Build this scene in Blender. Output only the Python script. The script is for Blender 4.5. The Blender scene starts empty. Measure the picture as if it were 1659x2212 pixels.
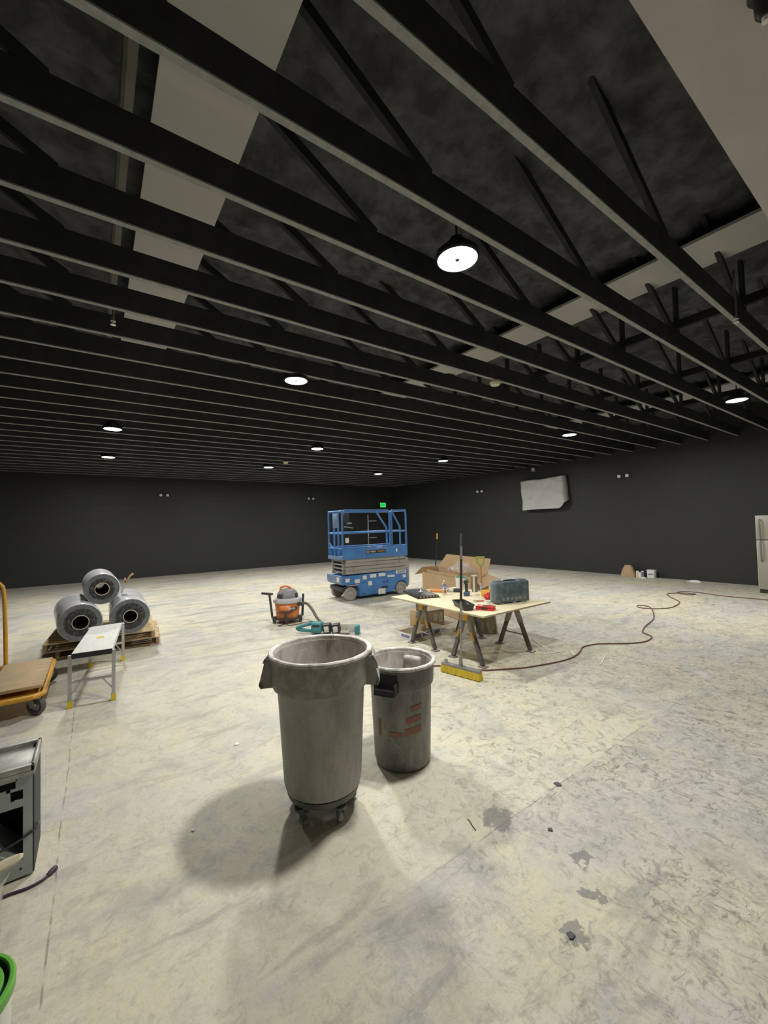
import bpy, bmesh, math, random
from mathutils import Vector, Matrix, noise
random.seed(7)
PI = math.pi
SC = bpy.context.scene
COL = SC.collection

# ------------------------------------------------------------------ camera, world, exposure
EYE = 1.72
yaw, pit, rol = .61989, .03178, -.02639
Fw = Vector((math.sin(yaw)*math.cos(pit), math.cos(yaw)*math.cos(pit), math.sin(pit)))
r0 = Vector((math.cos(yaw), -math.sin(yaw), 0)); u0 = r0.cross(Fw)
Rt = r0*math.cos(rol) + u0*math.sin(rol)
Up = u0*math.cos(rol) - r0*math.sin(rol)
cam_d = bpy.data.cameras.new('camera'); cam = bpy.data.objects.new('camera', cam_d); COL.objects.link(cam)
cam_d.sensor_fit = 'HORIZONTAL'; cam_d.sensor_width = 36; cam_d.lens = 876.9/1659*36
cam_d.clip_start = .05; cam_d.clip_end = 100
cam.matrix_world = Matrix(((Rt.x, Up.x, -Fw.x, 0), (Rt.y, Up.y, -Fw.y, 0), (Rt.z, Up.z, -Fw.z, EYE), (0, 0, 0, 1)))
SC.camera = cam
w = bpy.data.worlds.new('world'); SC.world = w; w.use_nodes = True
w.node_tree.nodes['Background'].inputs[0].default_value = (.5, .55, .7, 1)
w.node_tree.nodes['Background'].inputs[1].default_value = 0.0
SC.view_settings.view_transform = 'Standard'
SC.view_settings.look = 'None'
SC.view_settings.exposure = 0.0
SC.view_settings.gamma = 1
LAMP_W = 101.0          # each round high-bay lamp
LAMP_C = (1, .988, .94)

# ------------------------------------------------------------------ materials
MATS = {}
def lin(c):
    return tuple(((v/255)/12.92 if v/255 <= .04045 else ((v/255+.055)/1.055)**2.4) for v in c)
def mat(name, col, rough=.6, metal=0, var=.0, col2=None, scale=8, bump=0, bscale=None, stretch=None, spec=.5, detail=6, lo=.35, hi=.65):
    """principled material; col / col2 mixed by noise in object space"""
    if name in MATS: return MATS[name]
    m = bpy.data.materials.new(name); m.use_nodes = True; MATS[name] = m
    nt = m.node_tree; b = nt.nodes['Principled BSDF']
    b.inputs['Base Color'].default_value = (*col, 1); b.inputs['Roughness'].default_value = rough
    b.inputs['Metallic'].default_value = metal; b.inputs['Specular IOR Level'].default_value = spec
    if col2 or bump:
        tc = nt.nodes.new('ShaderNodeTexCoord'); mp = nt.nodes.new('ShaderNodeMapping')
        nt.links.new(tc.outputs['Object'], mp.inputs[0])
        if stretch: mp.inputs['Scale'].default_value = stretch
    if col2:
        n = nt.nodes.new('ShaderNodeTexNoise'); n.inputs['Scale'].default_value = scale; n.inputs['Detail'].default_value = detail
        n.inputs['Roughness'].default_value = .65
        nt.links.new(mp.outputs[0], n.inputs['Vector'])
        mr = nt.nodes.new('ShaderNodeMapRange'); mr.inputs[1].default_value = lo; mr.inputs[2].default_value = hi
        nt.links.new(n.outputs['Fac'], mr.inputs[0])
        mx = nt.nodes.new('ShaderNodeMix'); mx.data_type = 'RGBA'
        mx.inputs[6].default_value = (*col, 1); mx.inputs[7].default_value = (*col2, 1)
        nt.links.new(mr.outputs[0], mx.inputs[0]); nt.links.new(mx.outputs[2], b.inputs['Base Color'])
    if bump:
        n2 = nt.nodes.new('ShaderNodeTexNoise'); n2.inputs['Scale'].default_value = bscale or scale*3; n2.inputs['Detail'].default_value = 4
        nt.links.new(mp.outputs[0], n2.inputs['Vector'])
        bp = nt.nodes.new('ShaderNodeBump'); bp.inputs['Strength'].default_value = bump; bp.inputs['Distance'].default_value = .01
        nt.links.new(n2.outputs['Fac'], bp.inputs['Height']); nt.links.new(bp.outputs[0], b.inputs['Normal'])
    return m
def emit(name, col, s):
    m = bpy.data.materials.new(name); m.use_nodes = True; nt = m.node_tree; b = nt.nodes['Principled BSDF']
    b.inputs['Base Color'].default_value = (0, 0, 0, 1)
    b.inputs['Emission Color'].default_value = (*col, 1); b.inputs['Emission Strength'].default_value = s
    return m
def glass(name, col=(1, 1, 1), rough=.05, ior=1.2, alpha=None):
    m = bpy.data.materials.new(name); m.use_nodes = True; b = m.node_tree.nodes['Principled BSDF']
    b.inputs['Base Color'].default_value = (*col, 1); b.inputs['Roughness'].default_value = rough
    b.inputs['IOR'].default_value = ior; b.inputs['Transmission Weight'].default_value = 1
    return m
def film(name, col, alpha, rough=.2):
    """thin plastic film, partly see-through"""
    m = bpy.data.materials.new(name); m.use_nodes = True; b = m.node_tree.nodes['Principled BSDF']
    b.inputs['Base Color'].default_value = (*col, 1); b.inputs['Roughness'].default_value = rough; b.inputs['Alpha'].default_value = alpha
    return m

M = {}
M['black_wall'] = None
M['truss'] = mat('black_truss_paint', (.035, .036, .040), .9, col2=(.05, .051, .055), scale=5, spec=.2)
M['lit_chord_face'] = mat('bounce_lit_chord_face', (.26, .26, .25), .9, col2=(.36, .36, .345), scale=14, spec=.2)  # paler than the truss paint: floor bounce light painted into the undersides
M['soffit'] = mat('grey_soffit_board', (.45, .43, .41), .85, col2=(.49, .47, .445), scale=3, spec=.2)
M['duct'] = mat('grey_board_strip', (.50, .49, .47), .8, spec=.2)
M['lamp_black'] = mat('lamp_housing', (.015, .015, .016), .5)
M['lens'] = emit('lamp_lens', (1, .97, .9), 14)
M['white_plastic'] = mat('white_plastic', (.75, .75, .72), .45)
M['can_grey'] = mat('dusty_grey_plastic', (.30, .295, .27), .55, col2=(.45, .44, .40), scale=5, stretch=(1, 1, .45), lo=.38, hi=.78, bump=.1, bscale=60)
M['can_band'] = mat('dusty_grey_band', (.27, .265, .245), .55, col2=(.48, .465, .43), scale=10, lo=.45, hi=.78)
M['can_in'] = mat('plaster_dust_inside', (.40, .365, .335), .85, col2=(.74, .69, .64), scale=8, stretch=(1, 1, .45), lo=.35, hi=.7)
M['can_rim'] = mat('dusty_rim', (.36, .345, .31), .7, col2=(.74, .71, .65), scale=9, lo=.36, hi=.62)
M['can_dark'] = mat('charcoal_plastic', (.075, .073, .07), .5, col2=(.14, .137, .128), scale=6, lo=.35, hi=.75)
M['can2_body'] = mat('charcoal_dusty_plastic', (.095, .095, .09), .5, col2=(.28, .27, .25), scale=4.5, stretch=(1, 1, .5), lo=.3, hi=.68)
M['can2_band'] = mat('charcoal_dusty_band', (.09, .09, .085), .5, col2=(.22, .212, .195), scale=6, lo=.35, hi=.75)
M['orange_old'] = mat('faded_orange_paint', (.36, .15, .095), .85, col2=(.17, .145, .125), scale=20, lo=.36, hi=.68)
M['black_plastic'] = mat('black_plastic', (.018, .018, .02), .45, col2=(.04, .04, .042), scale=10)
M['blue'] = mat('worn_blue_paint', (.045, .165, .43), .45, col2=(.08, .24, .54), scale=4, lo=.35, hi=.75)
M['blue_dusty'] = mat('dusty_blue_paint', (.10, .19, .36), .55, col2=(.20, .27, .38), scale=8)
M['lift_grey'] = mat('grey_steel_arm', (.29, .27, .25), .55, col2=(.34, .32, .30), scale=6)
M['tyre'] = mat('grey_solid_tyre', (.27, .25, .225), .85, col2=(.36, .335, .30), scale=9)
M['hub'] = mat('tan_hub', (.36, .33, .29), .6)
M['dark_metal'] = mat('dark_metal', (.03, .03, .032), .5)
M['decal'] = mat('white_decal', (.72, .72, .66), .6, col2=(.52, .52, .49), scale=35, lo=.55, hi=.6)
M['brand'] = mat('black_brand_plate', (.02, .02, .022), .5)
M['orange'] = mat('orange_plastic', (.62, .17, .035), .5, col2=(.70, .26, .09), scale=6)
M['text_white'] = mat('white_lettering', (.8, .8, .78), .6)
M['text_orange'] = mat('orange_lettering', (.75, .35, .05), .6)
M['text_dark'] = mat('dark_lettering', (.03, .03, .035), .6)
M['ply'] = mat('plywood_face', (.80, .70, .45), .7, col2=(.86, .77, .53), scale=3, stretch=(6, .7, 1))
M['ply_edge'] = mat('plywood_edge', (.36, .29, .17), .8, col2=(.55, .46, .29), scale=60, stretch=(.2, .2, 6))
M['horse'] = mat('sawhorse_steel', (.20, .19, .18), .5, metal=.3, col2=(.32, .31, .29), scale=12)
M['horse_leg'] = mat('sawhorse_leg_dark', (.085, .075, .07), .5, metal=.3, col2=(.15, .135, .13), scale=12)
M['yellow'] = mat('yellow_plastic', (.72, .38, .03), .5)
M['cardboard'] = mat('corrugated_cardboard', (.46, .31, .165), .85, col2=(.50, .345, .19), scale=3, bump=.05, bscale=60, stretch=(1, 1, .2))
M['cardboard_in'] = mat('cardboard_inside', (.30, .20, .11), .9)
M['case'] = mat('dusty_blue_grey_case', (.06, .10, .12), .55, col2=(.20, .235, .245), scale=9, lo=.42, hi=.8)
M['case_edge'] = mat('dusty_case_edge', (.16, .18, .185), .65, col2=(.27, .29, .29), scale=18)
M['red'] = mat('red_plastic', (.55, .03, .025), .4)
M['steel'] = mat('brushed_steel', (.5, .5, .48), .35, metal=1)
M['alu'] = mat('aluminium_tube', (.55, .55, .56), .4, metal=.8, col2=(.42, .42, .44), scale=8)
M['bench_top'] = mat('bench_tread', (.55, .55, .52), .6, metal=.3, col2=(.62, .62, .58), scale=6, stretch=(8, .6, 1))
M['tread'] = mat('black_grip', (.03, .03, .03), .9, bump=.5, bscale=80)
M['yellow_foot'] = mat('yellow_rubber', (.68, .52, .03), .6)
M['cart_yellow'] = mat('cart_yellow_paint', (.66, .34, .03), .45, col2=(.52, .26, .03), scale=7)
M['cart_wood'] = mat('worn_plywood', (.50, .37, .20), .75, col2=(.33, .24, .14), scale=4, stretch=(1, 7, 1), lo=.4, hi=.72)
M['rubber'] = mat('grey_rubber', (.065, .067, .068), .7, col2=(.10, .10, .10), scale=10)
M['zinc'] = mat('zinc_plate', (.42, .43, .41), .45, metal=.7)
M['pallet'] = mat('pallet_wood', (.56, .41, .23), .85, col2=(.68, .53, .32), scale=3, stretch=(1, 6, 6))
M['pallet_dark'] = mat('pallet_wood_old', (.27, .18, .10), .9, col2=(.40, .28, .16), scale=3, stretch=(6, 1, 6))
M['wrap'] = mat('shrink_wrap', (.60, .60, .62), .2, col2=(.70, .70, .71), scale=3, bump=.25, bscale=12, spec=.7)
M['roll_end'] = mat('black_felt_end', (.025, .026, .028), .45, col2=(.20, .20, .205), scale=22, lo=.5, hi=.78, bump=.6, bscale=30)
M['roll_edge'] = mat('grey_film_edge', (.10, .105, .11), .35, col2=(.18, .19, .195), scale=20)
M['tube_card'] = mat('card_core', (.52, .44, .33), .8)
M['tube_in'] = mat('core_inside', (.05, .04, .035), .9)
M['vac_grey'] = mat('vacuum_grey', (.17, .17, .175), .6, col2=(.30, .29, .29), scale=9, lo=.4, hi=.75)
M['vac_dark'] = mat('vacuum_dark', (.045, .042, .042), .6)
M['vac_lid'] = mat('dusty_lid', (.42, .42, .43), .7)
M['hose_grey'] = mat('hose_grey', (.13, .11, .085), .6)
M['teal'] = mat('teal_plastic', (.03, .19, .21), .45, col2=(.06, .25, .27), scale=7)
M['cream'] = mat('cream_plastic', (.66, .60, .42), .4)
M['tool_pale'] = mat('dusty_tool_frame', (.55, .53, .45), .6)
M['bristle'] = mat('yellow_bristles', (.66, .50, .045), .9, col2=(.50, .36, .03), scale=40, stretch=(1, 1, .1))
M['pole'] = mat('dark_pole', (.055, .04, .042), .35, metal=.4)
M['grip'] = mat('black_grip_end', (.03, .03, .03), .6)
M['chrome'] = mat('bright_pole', (.6, .6, .6), .3, metal=.9)
M['green_handle'] = mat('lime_handle', (.33, .40, .08), .5)
M['wood'] = mat('shovel_shaft', (.52, .27, .10), .55)
M['bag_clear'] = film('clear_film', (.84, .85, .86), .20, .12)
M['paper'] = mat('brown_paper', (.40, .27, .16), .9, col2=(.47, .33, .2), scale=6)
M['sack'] = mat('streaked_brown_fibre', (.20, .175, .13), .9, col2=(.58, .53, .41), scale=7, stretch=(5, 5, .35), lo=.36, hi=.66)
M['bucket_white'] = mat('white_pail', (.70, .71, .66), .4)
M['green_lid'] = mat('green_lid', (.10, .36, .035), .35, col2=(.13, .42, .05), scale=6)
M['green_dark'] = mat('dark_green_groove', (.02, .09, .05), .4)
M['bucket_green'] = mat('green_pail_top', (.09, .25, .12), .5)
M['pet'] = glass('clear_bottle', (.95, .97, 1), .03, 1.12)
M['blue_label'] = mat('blue_label', (.10, .20, .55), .5, col2=(.6, .65, .75), scale=30, lo=.5, hi=.55)
M['tube_orange'] = mat('orange_tube', (.72, .30, .10), .5)
M['grey_dark'] = mat('grey_cylinder', (.17, .16, .155), .6)
M['blue_tool'] = mat('blue_grey_tool', (.06, .09, .17), .5)
M['fridge'] = mat('stainless_fridge', (.34, .325, .27), .42, metal=.25, spec=.4)
M['fridge_side'] = mat('pale_fridge_edge', (.50, .49, .44), .5)
M['fridge_handle'] = mat('fridge_handle', (.30, .295, .265), .3, metal=.6)
M['sheet'] = mat('grey_white_sheet', (.56, .56, .54), .7, col2=(.50, .50, .49), scale=2)
M['steel_top'] = mat('worn_steel_top', (.27, .27, .24), .42, metal=.5, col2=(.46, .46, .42), scale=7, lo=.4, hi=.7)
M['panel_steel'] = mat('galvanised_panel', (.42, .46, .46), .45, metal=.35, col2=(.36, .40, .41), scale=3)
M['dark_in'] = mat('dark_interior', (.03, .033, .035), .7)
M['cord'] = mat('dark_cord', (.05, .035, .055), .55)
M['cord_red'] = mat('red_brown_hose', (.15, .06, .045), .55)
M['brass'] = mat('bright_prongs', (.8, .78, .65), .25, metal=.9)
M['clear_bin'] = film('clear_bin_plastic', (.78, .77, .72), .34, .08)
M['cable_tan'] = mat('tan_cord', (.33, .27, .2), .6)
M['exit_green'] = emit('exit_green', (.03, .85, .13), 1.0)
M['exit_dark'] = mat('exit_letters', (.004, .05, .012), .6)
M['chip'] = mat('dark_chip', (.09, .09, .09), .8)
M['white_scrap'] = mat('white_scrap', (.8, .79, .74), .8)
M['tan_label'] = mat('paper_label', (.66, .64, .6), .7, col2=(.35, .33, .33), scale=55, lo=.52, hi=.58)
M['purple'] = mat('purple_print', (.14, .11, .30), .7, col2=(.5, .48, .6), scale=50, lo=.55, hi=.6)
M['rag'] = mat('white_rag', (.72, .71, .70), .9)
M['pipe'] = mat('painted_pipe', (.15, .145, .13), .7)
M['brace'] = mat('black_brace_paint', (.03, .03, .031), .9, spec=.2)

def dusty(m, layers, rough=.6):
    """lay stains and dust over a material: (scale, stretch, distortion, lo, hi, amount, colour, offset)"""
    nt = m.node_tree; N = nt.nodes; L = nt.links; b = N['Principled BSDF']; lk = b.inputs['Base Color'].links
    cur = lk[0].from_socket if lk else None
    tc = N.new('ShaderNodeTexCoord')
    for sc, st, di, lo, hi, am, col, off in layers:
        mp = N.new('ShaderNodeMapping'); mp.inputs['Scale'].default_value = st; mp.inputs['Location'].default_value = off; L.new(tc.outputs['Object'], mp.inputs[0])
        n = N.new('ShaderNodeTexNoise'); n.inputs['Scale'].default_value = sc; n.inputs['Detail'].default_value = 8; n.inputs['Roughness'].default_value = .7; n.inputs['Distortion'].default_value = di
        L.new(mp.outputs[0], n.inputs['Vector'])
        mr = N.new('ShaderNodeMapRange'); mr.inputs[1].default_value = lo; mr.inputs[2].default_value = hi; mr.inputs[4].default_value = am; L.new(n.outputs['Fac'], mr.inputs[0])
        mx = N.new('ShaderNodeMix'); mx.data_type = 'RGBA'; L.new(mr.outputs[0], mx.inputs[0]); mx.inputs[7].default_value = (*col, 1)
        if cur: L.new(cur, mx.inputs[6])
        else: mx.inputs[6].default_value = b.inputs['Base Color'].default_value
        cur = mx.outputs[2]
    L.new(cur, b.inputs['Base Color'])
for k_, dk, lt in (('can_grey', (.14, .145, .125), (.48, .47, .43)), ('can_band', (.15, .148, .138), (.56, .55, .52)), ('can2_body', (.035, .035, .036), (.36, .355, .34)), ('can2_band', (.045, .045, .046), (.42, .41, .39))):
    dusty(M[k_], [(3.2, (1, 1, .22), .4, .50, .66, .75, dk, (2, 0, 0)), (5, (1, 1, .8), 1.0, .54, .74, .55, lt, (5, 1, 0)),
                  (24, (1, 1, .5), 2.0, .60, .68, .5, lt, (1, 7, 3)), (90, (1, 1, 1), 0, .55, .75, .35, lt, (0, 0, 0))])
for k_ in ('can_in', 'can_rim'):
    dusty(M[k_], [(9, (1, 1, .35), .8, .52, .66, .7, (.17, .155, .14), (3, 3, 3)), (20, (1, 1, .6), 1.5, .56, .68, .6, (.80, .77, .72), (8, 2, 0))])

# ------------------------------------------------------------------ mesh helpers
class MB:
    """collects shapes into one bmesh; .build() links it as one mesh object"""
    def __init__(s): s.bm = bmesh.new(); s.mats = []
    def _mi(s, m):
        if m is None: return 0
        if m not in s.mats: s.mats.append(m)
        return s.mats.index(m)
    def box(s, lo, hi, m=None, bev=0, rot=None, seg=2):
        lo, hi = Vector(lo), Vector(hi); c = (lo+hi)/2; d = hi-lo
        r = bmesh.ops.create_cube(s.bm, size=1)
        vs = r['verts']
        for v in vs: v.co = Vector((v.co.x*d.x, v.co.y*d.y, v.co.z*d.z))
        fs = {f for v in vs for f in v.link_faces}
        if bev:
            es = {e for v in vs for e in v.link_edges}
            rr = bmesh.ops.bevel(s.bm, geom=list(es), offset=bev, segments=seg, affect='EDGES', profile=.5)
            vs = list({v for f in rr['faces'] for v in f.verts} | {v for v in vs if v.is_valid})
            fs = {f for v in vs for f in v.link_faces}
        for v in vs:
            p = v.co
            if rot is not None: p = rot @ p
            v.co = p + c
        k = s._mi(m)
        for f in fs: f.material_index = k
        return s
    def bar(s, a, b, wx, wy=None, m=None, up=(0, 0, 1)):
        """square bar from a to b"""
        a, b = Vector(a), Vector(b); wy = wy or wx
        d = (b-a); L = d.length; d.normalize(); upv = Vector(up)
        if abs(d.dot(upv)) > .98: upv = Vector((1, 0, 0))
        x = d.cross(upv).normalized(); y = x.cross(d)
        ring = [(-wx/2, -wy/2), (wx/2, -wy/2), (wx/2, wy/2), (-wx/2, wy/2)]
        v0 = [s.bm.verts.new(a+x*p+y*q) for p, q in ring]; v1 = [s.bm.verts.new(b+x*p+y*q) for p, q in ring]
        k = s._mi(m); F = []
        for i in range(4): F.append(s.bm.faces.new((v0[i], v0[(i+1) % 4], v1[(i+1) % 4], v1[i])))
        F.append(s.bm.faces.new(v0[::-1])); F.append(s.bm.faces.new(v1))
        for f in F: f.material_index = k
        return s
    def tube(s, pts, r, m=None, n=10, cap=True, closed=False):
        pts = [Vector(p) for p in pts]; k = s._mi(m); rings = []
        N = len(pts); prev = None
        for i, p in enumerate(pts):
            if closed: d = pts[(i+1) % N]-pts[i-1]
            else: d = pts[min(i+1, N-1)]-pts[max(i-1, 0)]
            d.normalize()
            if prev is None:
                ref = Vector((0, 0, 1)) if abs(d.z) < .9 else Vector((1, 0, 0))
                x = d.cross(ref).normalized()
            else:
                x = (prev - d*prev.dot(d)).normalized()
            prev = x; y = d.cross(x)
            rr = r[i] if isinstance(r, (list, tuple)) else r
            rings.append([s.bm.verts.new(p + x*math.cos(2*PI*j/n)*rr + y*math.sin(2*PI*j/n)*rr) for j in range(n)])
        pairs = list(zip(rings[:-1], rings[1:])) + ([(rings[-1], rings[0])] if closed else [])
        for A, B in pairs:
            for j in range(n):
                f = s.bm.faces.new((A[j], A[(j+1) % n], B[(j+1) % n], B[j])); f.material_index = k
        if cap and not closed:
            s.bm.faces.new(rings[0][::-1]).material_index = k; s.bm.faces.new(rings[-1]).material_index = k
        return s
    def lathe(s, prof, m=None, n=32, c=(0, 0, 0), axis='z', ms=None, a0=0, a1=2*PI):
        """revolve profile [(r,z)...]; ms: material per segment"""
        c = Vector(c); full = abs(a1-a0-2*PI) < 1e-6; rings = []
        cnt = n if full else n+1
        def P(r, z, t):
            if axis == 'z': return c+Vector((r*math.cos(t), r*math.sin(t), z))
            if axis == 'y': return c+Vector((r*math.cos(t), z, r*math.sin(t)))
            return c+Vector((z, r*math.cos(t), r*math.sin(t)))
        for r, z in prof:
            if r < 1e-6: rings.append([s.bm.verts.new(P(0, z, 0))])
            else: rings.append([s.bm.verts.new(P(r, z, a0+(a1-a0)*j/n)) for j in range(cnt)])
        for i in range(len(rings)-1):
            A, B = rings[i], rings[i+1]; k = s._mi(ms[i] if ms else m)
            for j in range(n):
                j2 = (j+1) % cnt
                a = [A[0]] if len(A) == 1 else [A[j], A[j2]]; b = [B[0]] if len(B) == 1 else [B[j2], B[j]]
                vs = a+b
                if len(vs) >= 3: s.bm.faces.new(vs).material_index = k
        return s
    def prism(s, poly, h0, h1, m=None, plane='xz', mcap=None):
        """extrude 2-D polygon; plane xz -> along y, xy -> along z, yz -> along x"""
        def P(a, b, h):
            return {'xz': Vector((a, h, b)), 'xy': Vector((a, b, h)), 'yz': Vector((h, a, b))}[plane]
        A = [s.bm.verts.new(P(a, b, h0)) for a, b in poly]; B = [s.bm.verts.new(P(a, b, h1)) for a, b in poly]
        k = s._mi(m); n = len(poly); kc = s._mi(mcap) if mcap else k
        for i in range(n): s.bm.faces.new((A[i], A[(i+1) % n], B[(i+1) % n], B[i])).material_index = k
        s.bm.faces.new(A[::-1]).material_index = kc; s.bm.faces.new(B).material_index = kc
        return s
    def quad(s, pts, m=None):
        f = s.bm.faces.new([s.bm.verts.new(Vector(p)) for p in pts]); f.material_index = s._mi(m); return s
    def grid(s, fn, nu, nv, m=None):
        V = [[s.bm.verts.new(Vector(fn(i/nu, j/nv))) for j in range(nv+1)] for i in range(nu+1)]; k = s._mi(m)
        for i in range(nu):
            for j in range(nv): s.bm.faces.new((V[i][j], V[i+1][j], V[i+1][j+1], V[i][j+1])).material_index = k
        return s
    def build(s, name, m=None, parent=None, smooth=True, ang=35, mod=None, solid=0):
        bm = s.bm
        bmesh.ops.recalc_face_normals(bm, faces=bm.faces[:])
        if smooth:
            for f in bm.faces: f.smooth = True
            for e in bm.edges:
                if len(e.link_faces) == 2 and e.calc_face_angle(0) > math.radians(ang): e.smooth = False
        me = bpy.data.meshes.new(name); bm.to_mesh(me); bm.free()
        ms = list(s.mats)
        if not ms: ms = [m]
        elif m is not None and None: pass
        for q in ms: me.materials.append(q)
        o = bpy.data.objects.new(name, me); COL.objects.link(o)
        if parent: o.parent = parent
        if solid:
            md = o.modifiers.new('solid', 'SOLIDIFY'); md.thickness = solid; md.offset = 0
        return o

def tag(o, label=None, cat=None, group=None, kind=None):
    if label: o['label'] = label
    if cat: o['category'] = cat
    if group: o['group'] = group
    if kind: o['kind'] = kind
    return o
def thing(name, label, cat, loc=(0, 0, 0), rz=0, group=None):
    o = bpy.data.objects.new(name, None); COL.objects.link(o); o.location = loc; o.rotation_euler = (0, 0, rz)
    o.empty_display_size = .1
    return tag(o, label, cat, group)
def copy_tree(o, parent=None):
    c = o.copy(); COL.objects.link(c)
    if parent: c.parent = parent
    for ch in list(o.children): copy_tree(ch, c)
    return c
def text_mesh(name, s, size, m, parent, loc, rot, ext=.001, align='CENTER', sx=1):
    cu = bpy.data.curves.new('t', 'FONT'); cu.body = s; cu.size = size; cu.extrude = ext; cu.align_x = align; cu.align_y = 'CENTER'
    t = bpy.data.objects.new('t', cu); me = bpy.data.meshes.new_from_object(t)
    bpy.data.objects.remove(t); bpy.data.curves.remove(cu)
    for v in me.vertices: v.co.x *= sx
    me.name = name; me.materials.clear(); me.materials.append(m)
    o = bpy.data.objects.new(name, me); COL.objects.link(o); o.parent = parent; o.location = loc; o.rotation_euler = rot
    return o
def smoothpath(pts, k=6):
    """Catmull-Rom"""
    pts = [Vector(p) for p in pts]; out = []
    for i in range(len(pts)-1):
        p0 = pts[max(i-1, 0)]; p1 = pts[i]; p2 = pts[i+1]; p3 = pts[min(i+2, len(pts)-1)]
        for j in range(k):
            t = j/k
            out.append(.5*((2*p1)+(p2-p0)*t+(2*p0-5*p1+4*p2-p3)*t*t+(3*p1-p0-3*p2+p3)*t**3))
    out.append(pts[-1]); return out
def arc(cx, cz, r, a0, a1, n):
    return [(cx+r*math.cos(math.radians(a0+(a1-a0)*i/n)), cz+r*math.sin(math.radians(a0+(a1-a0)*i/n))) for i in range(n+1)]

# ------------------------------------------------------------------ the room
X0, X1, Y0, Y1, ZT = -8.0, 13.16, -4.0, 17.57, 5.0
ZC = 3.72                                            # underside of the roof trusses

def floor_material():
    m = bpy.data.materials.new('scuffed_concrete'); m.use_nodes = True; nt = m.node_tree; N = nt.nodes; L = nt.links
    b = N['Principled BSDF']; tc = N.new('ShaderNodeTexCoord'); sep = N.new('ShaderNodeSeparateXYZ')
    L.new(tc.outputs['Object'], sep.inputs[0])
    def nz(scale, detail=8, rough=.6, sc=None, rz=0, dist=0, off=(0, 0, 0)):
        mp = N.new('ShaderNodeMapping'); mp.inputs['Rotation'].default_value = (0, 0, rz); mp.inputs['Location'].default_value = off
        if sc: mp.inputs['Scale'].default_value = sc
        L.new(tc.outputs['Object'], mp.inputs[0])
        n = N.new('ShaderNodeTexNoise'); n.inputs['Scale'].default_value = scale; n.inputs['Detail'].default_value = detail
        n.inputs['Roughness'].default_value = rough; n.inputs['Distortion'].default_value = dist
        L.new(mp.outputs[0], n.inputs['Vector']); return n.outputs['Fac']
    def mr(v, a, b_, c=0, d=1):
        n = N.new('ShaderNodeMapRange'); n.inputs[1].default_value = a; n.inputs[2].default_value = b_; n.inputs[3].default_value = c; n.inputs[4].default_value = d
        n.interpolation_type = 'SMOOTHSTEP'
        L.new(v, n.inputs[0]); return n.outputs[0]
    def ma(op, a, b_=None):
        n = N.new('ShaderNodeMath'); n.operation = op
        for i, v in enumerate((a, b_)):
            if v is None: continue
            if isinstance(v, (int, float)): n.inputs[i].default_value = v
            else: L.new(v, n.inputs[i])
        return n.outputs[0]
    def mix(f, a, b_, blend='MIX'):
        n = N.new('ShaderNodeMix'); n.data_type = 'RGBA'; n.blend_type = blend
        if isinstance(f, (int, float)): n.inputs[0].default_value = f
        else: L.new(f, n.inputs[0])
        for i, v in ((6, a), (7, b_)):
            if isinstance(v, tuple): n.inputs[i].default_value = (*v, 1)
            else: L.new(v, n.inputs[i])
        return n.outputs[2]
    x, y = sep.outputs[0], sep.outputs[1]
    col = mix(mr(nz(.7, 7, .62, dist=.5), .40, .60), (.555, .53, .475), (.64, .585, .43))
    # cleaner, yellower patch in the middle bay
    wob = ma('MULTIPLY', ma('SUBTRACT', nz(2.2, 6), .5), .9)
    yy = ma('ADD', y, wob); xx = ma('ADD', x, wob)
    patch = ma('MULTIPLY', mr(y, 1.55, 1.585), mr(yy, 6.2, 4.6))
    patch = ma('MULTIPLY', patch, ma('MULTIPLY', mr(xx, -.1, .7), mr(xx, 5.2, 3.6)))
    col = mix(ma('MULTIPLY', patch, .75), col, (.66, .62, .48))
    # grey, scuffed strip on the near right
    grey = ma('MULTIPLY', mr(y, 1.57, 1.53), mr(ma('ADD', x, ma('MULTIPLY', wob, 1.5)), 1.2, 2.4))
    col = mix(ma('MULTIPLY', grey, .25), col, (.42, .405, .36))
    col = mix(ma('MULTIPLY', mr(nz(1.7, 8, .68, dist=.7, off=(11, 5, 0)), .50, .66), .55), col, (.45, .455, .44))
    col = mix(ma('MULTIPLY', mr(nz(3.1, 8, .7, dist=.8, off=(6, 13, 0)), .52, .66), .6), col, (.68, .62, .44))
    # blotches
    wx = ma('ADD', ma('SUBTRACT', ma('ADD', x, ma('MULTIPLY', wob, 2.4)), ma('MULTIPLY', y, .30)), 0)
    right = mr(wx, .3, 2.2)
    col = mix(ma('MULTIPLY', mr(nz(2.6, 10, .72, dist=.6, off=(3, 1, 0)), .48, .70), .55), col, (.33, .33, .305))
    col = mix(ma('MULTIPLY', mr(nz(1.2, 9, .72, off=(7, 2, 0)), .52, .72), .5), col, (.35, .365, .335))
    col = mix(ma('MULTIPLY', mr(nz(4.5, 10, .72, dist=.8, off=(1, 9, 0)), .52, .70), .6), col, (.70, .67, .58))
    # small mottling everywhere, like worn-off coating
    col = mix(ma('MULTIPLY', mr(nz(11, 9, .74, dist=1.2, off=(2, 6, 0)), .50, .66), ma('ADD', .32, ma('MULTIPLY', right, .45))), col, (.24, .235, .21))
    # trowel and drag scratches, heaviest to the right
    s1 = mr(nz(19, 8, .70, sc=(1, .42, 1), rz=.55, dist=1.4), .515, .66)
    s2 = mr(nz(24, 8, .70, sc=(.42, 1, 1), rz=-.35, dist=1.4, off=(8, 3, 0)), .525, .66)
    s0 = mr(nz(4.5, 6, .6, sc=(.25, 1, 1), rz=-.75, dist=.8, off=(2, 2, 0)), .55, .68)
    region = mr(nz(1.1, 5, .65, off=(4, 4, 0)), .38, .58)
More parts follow.
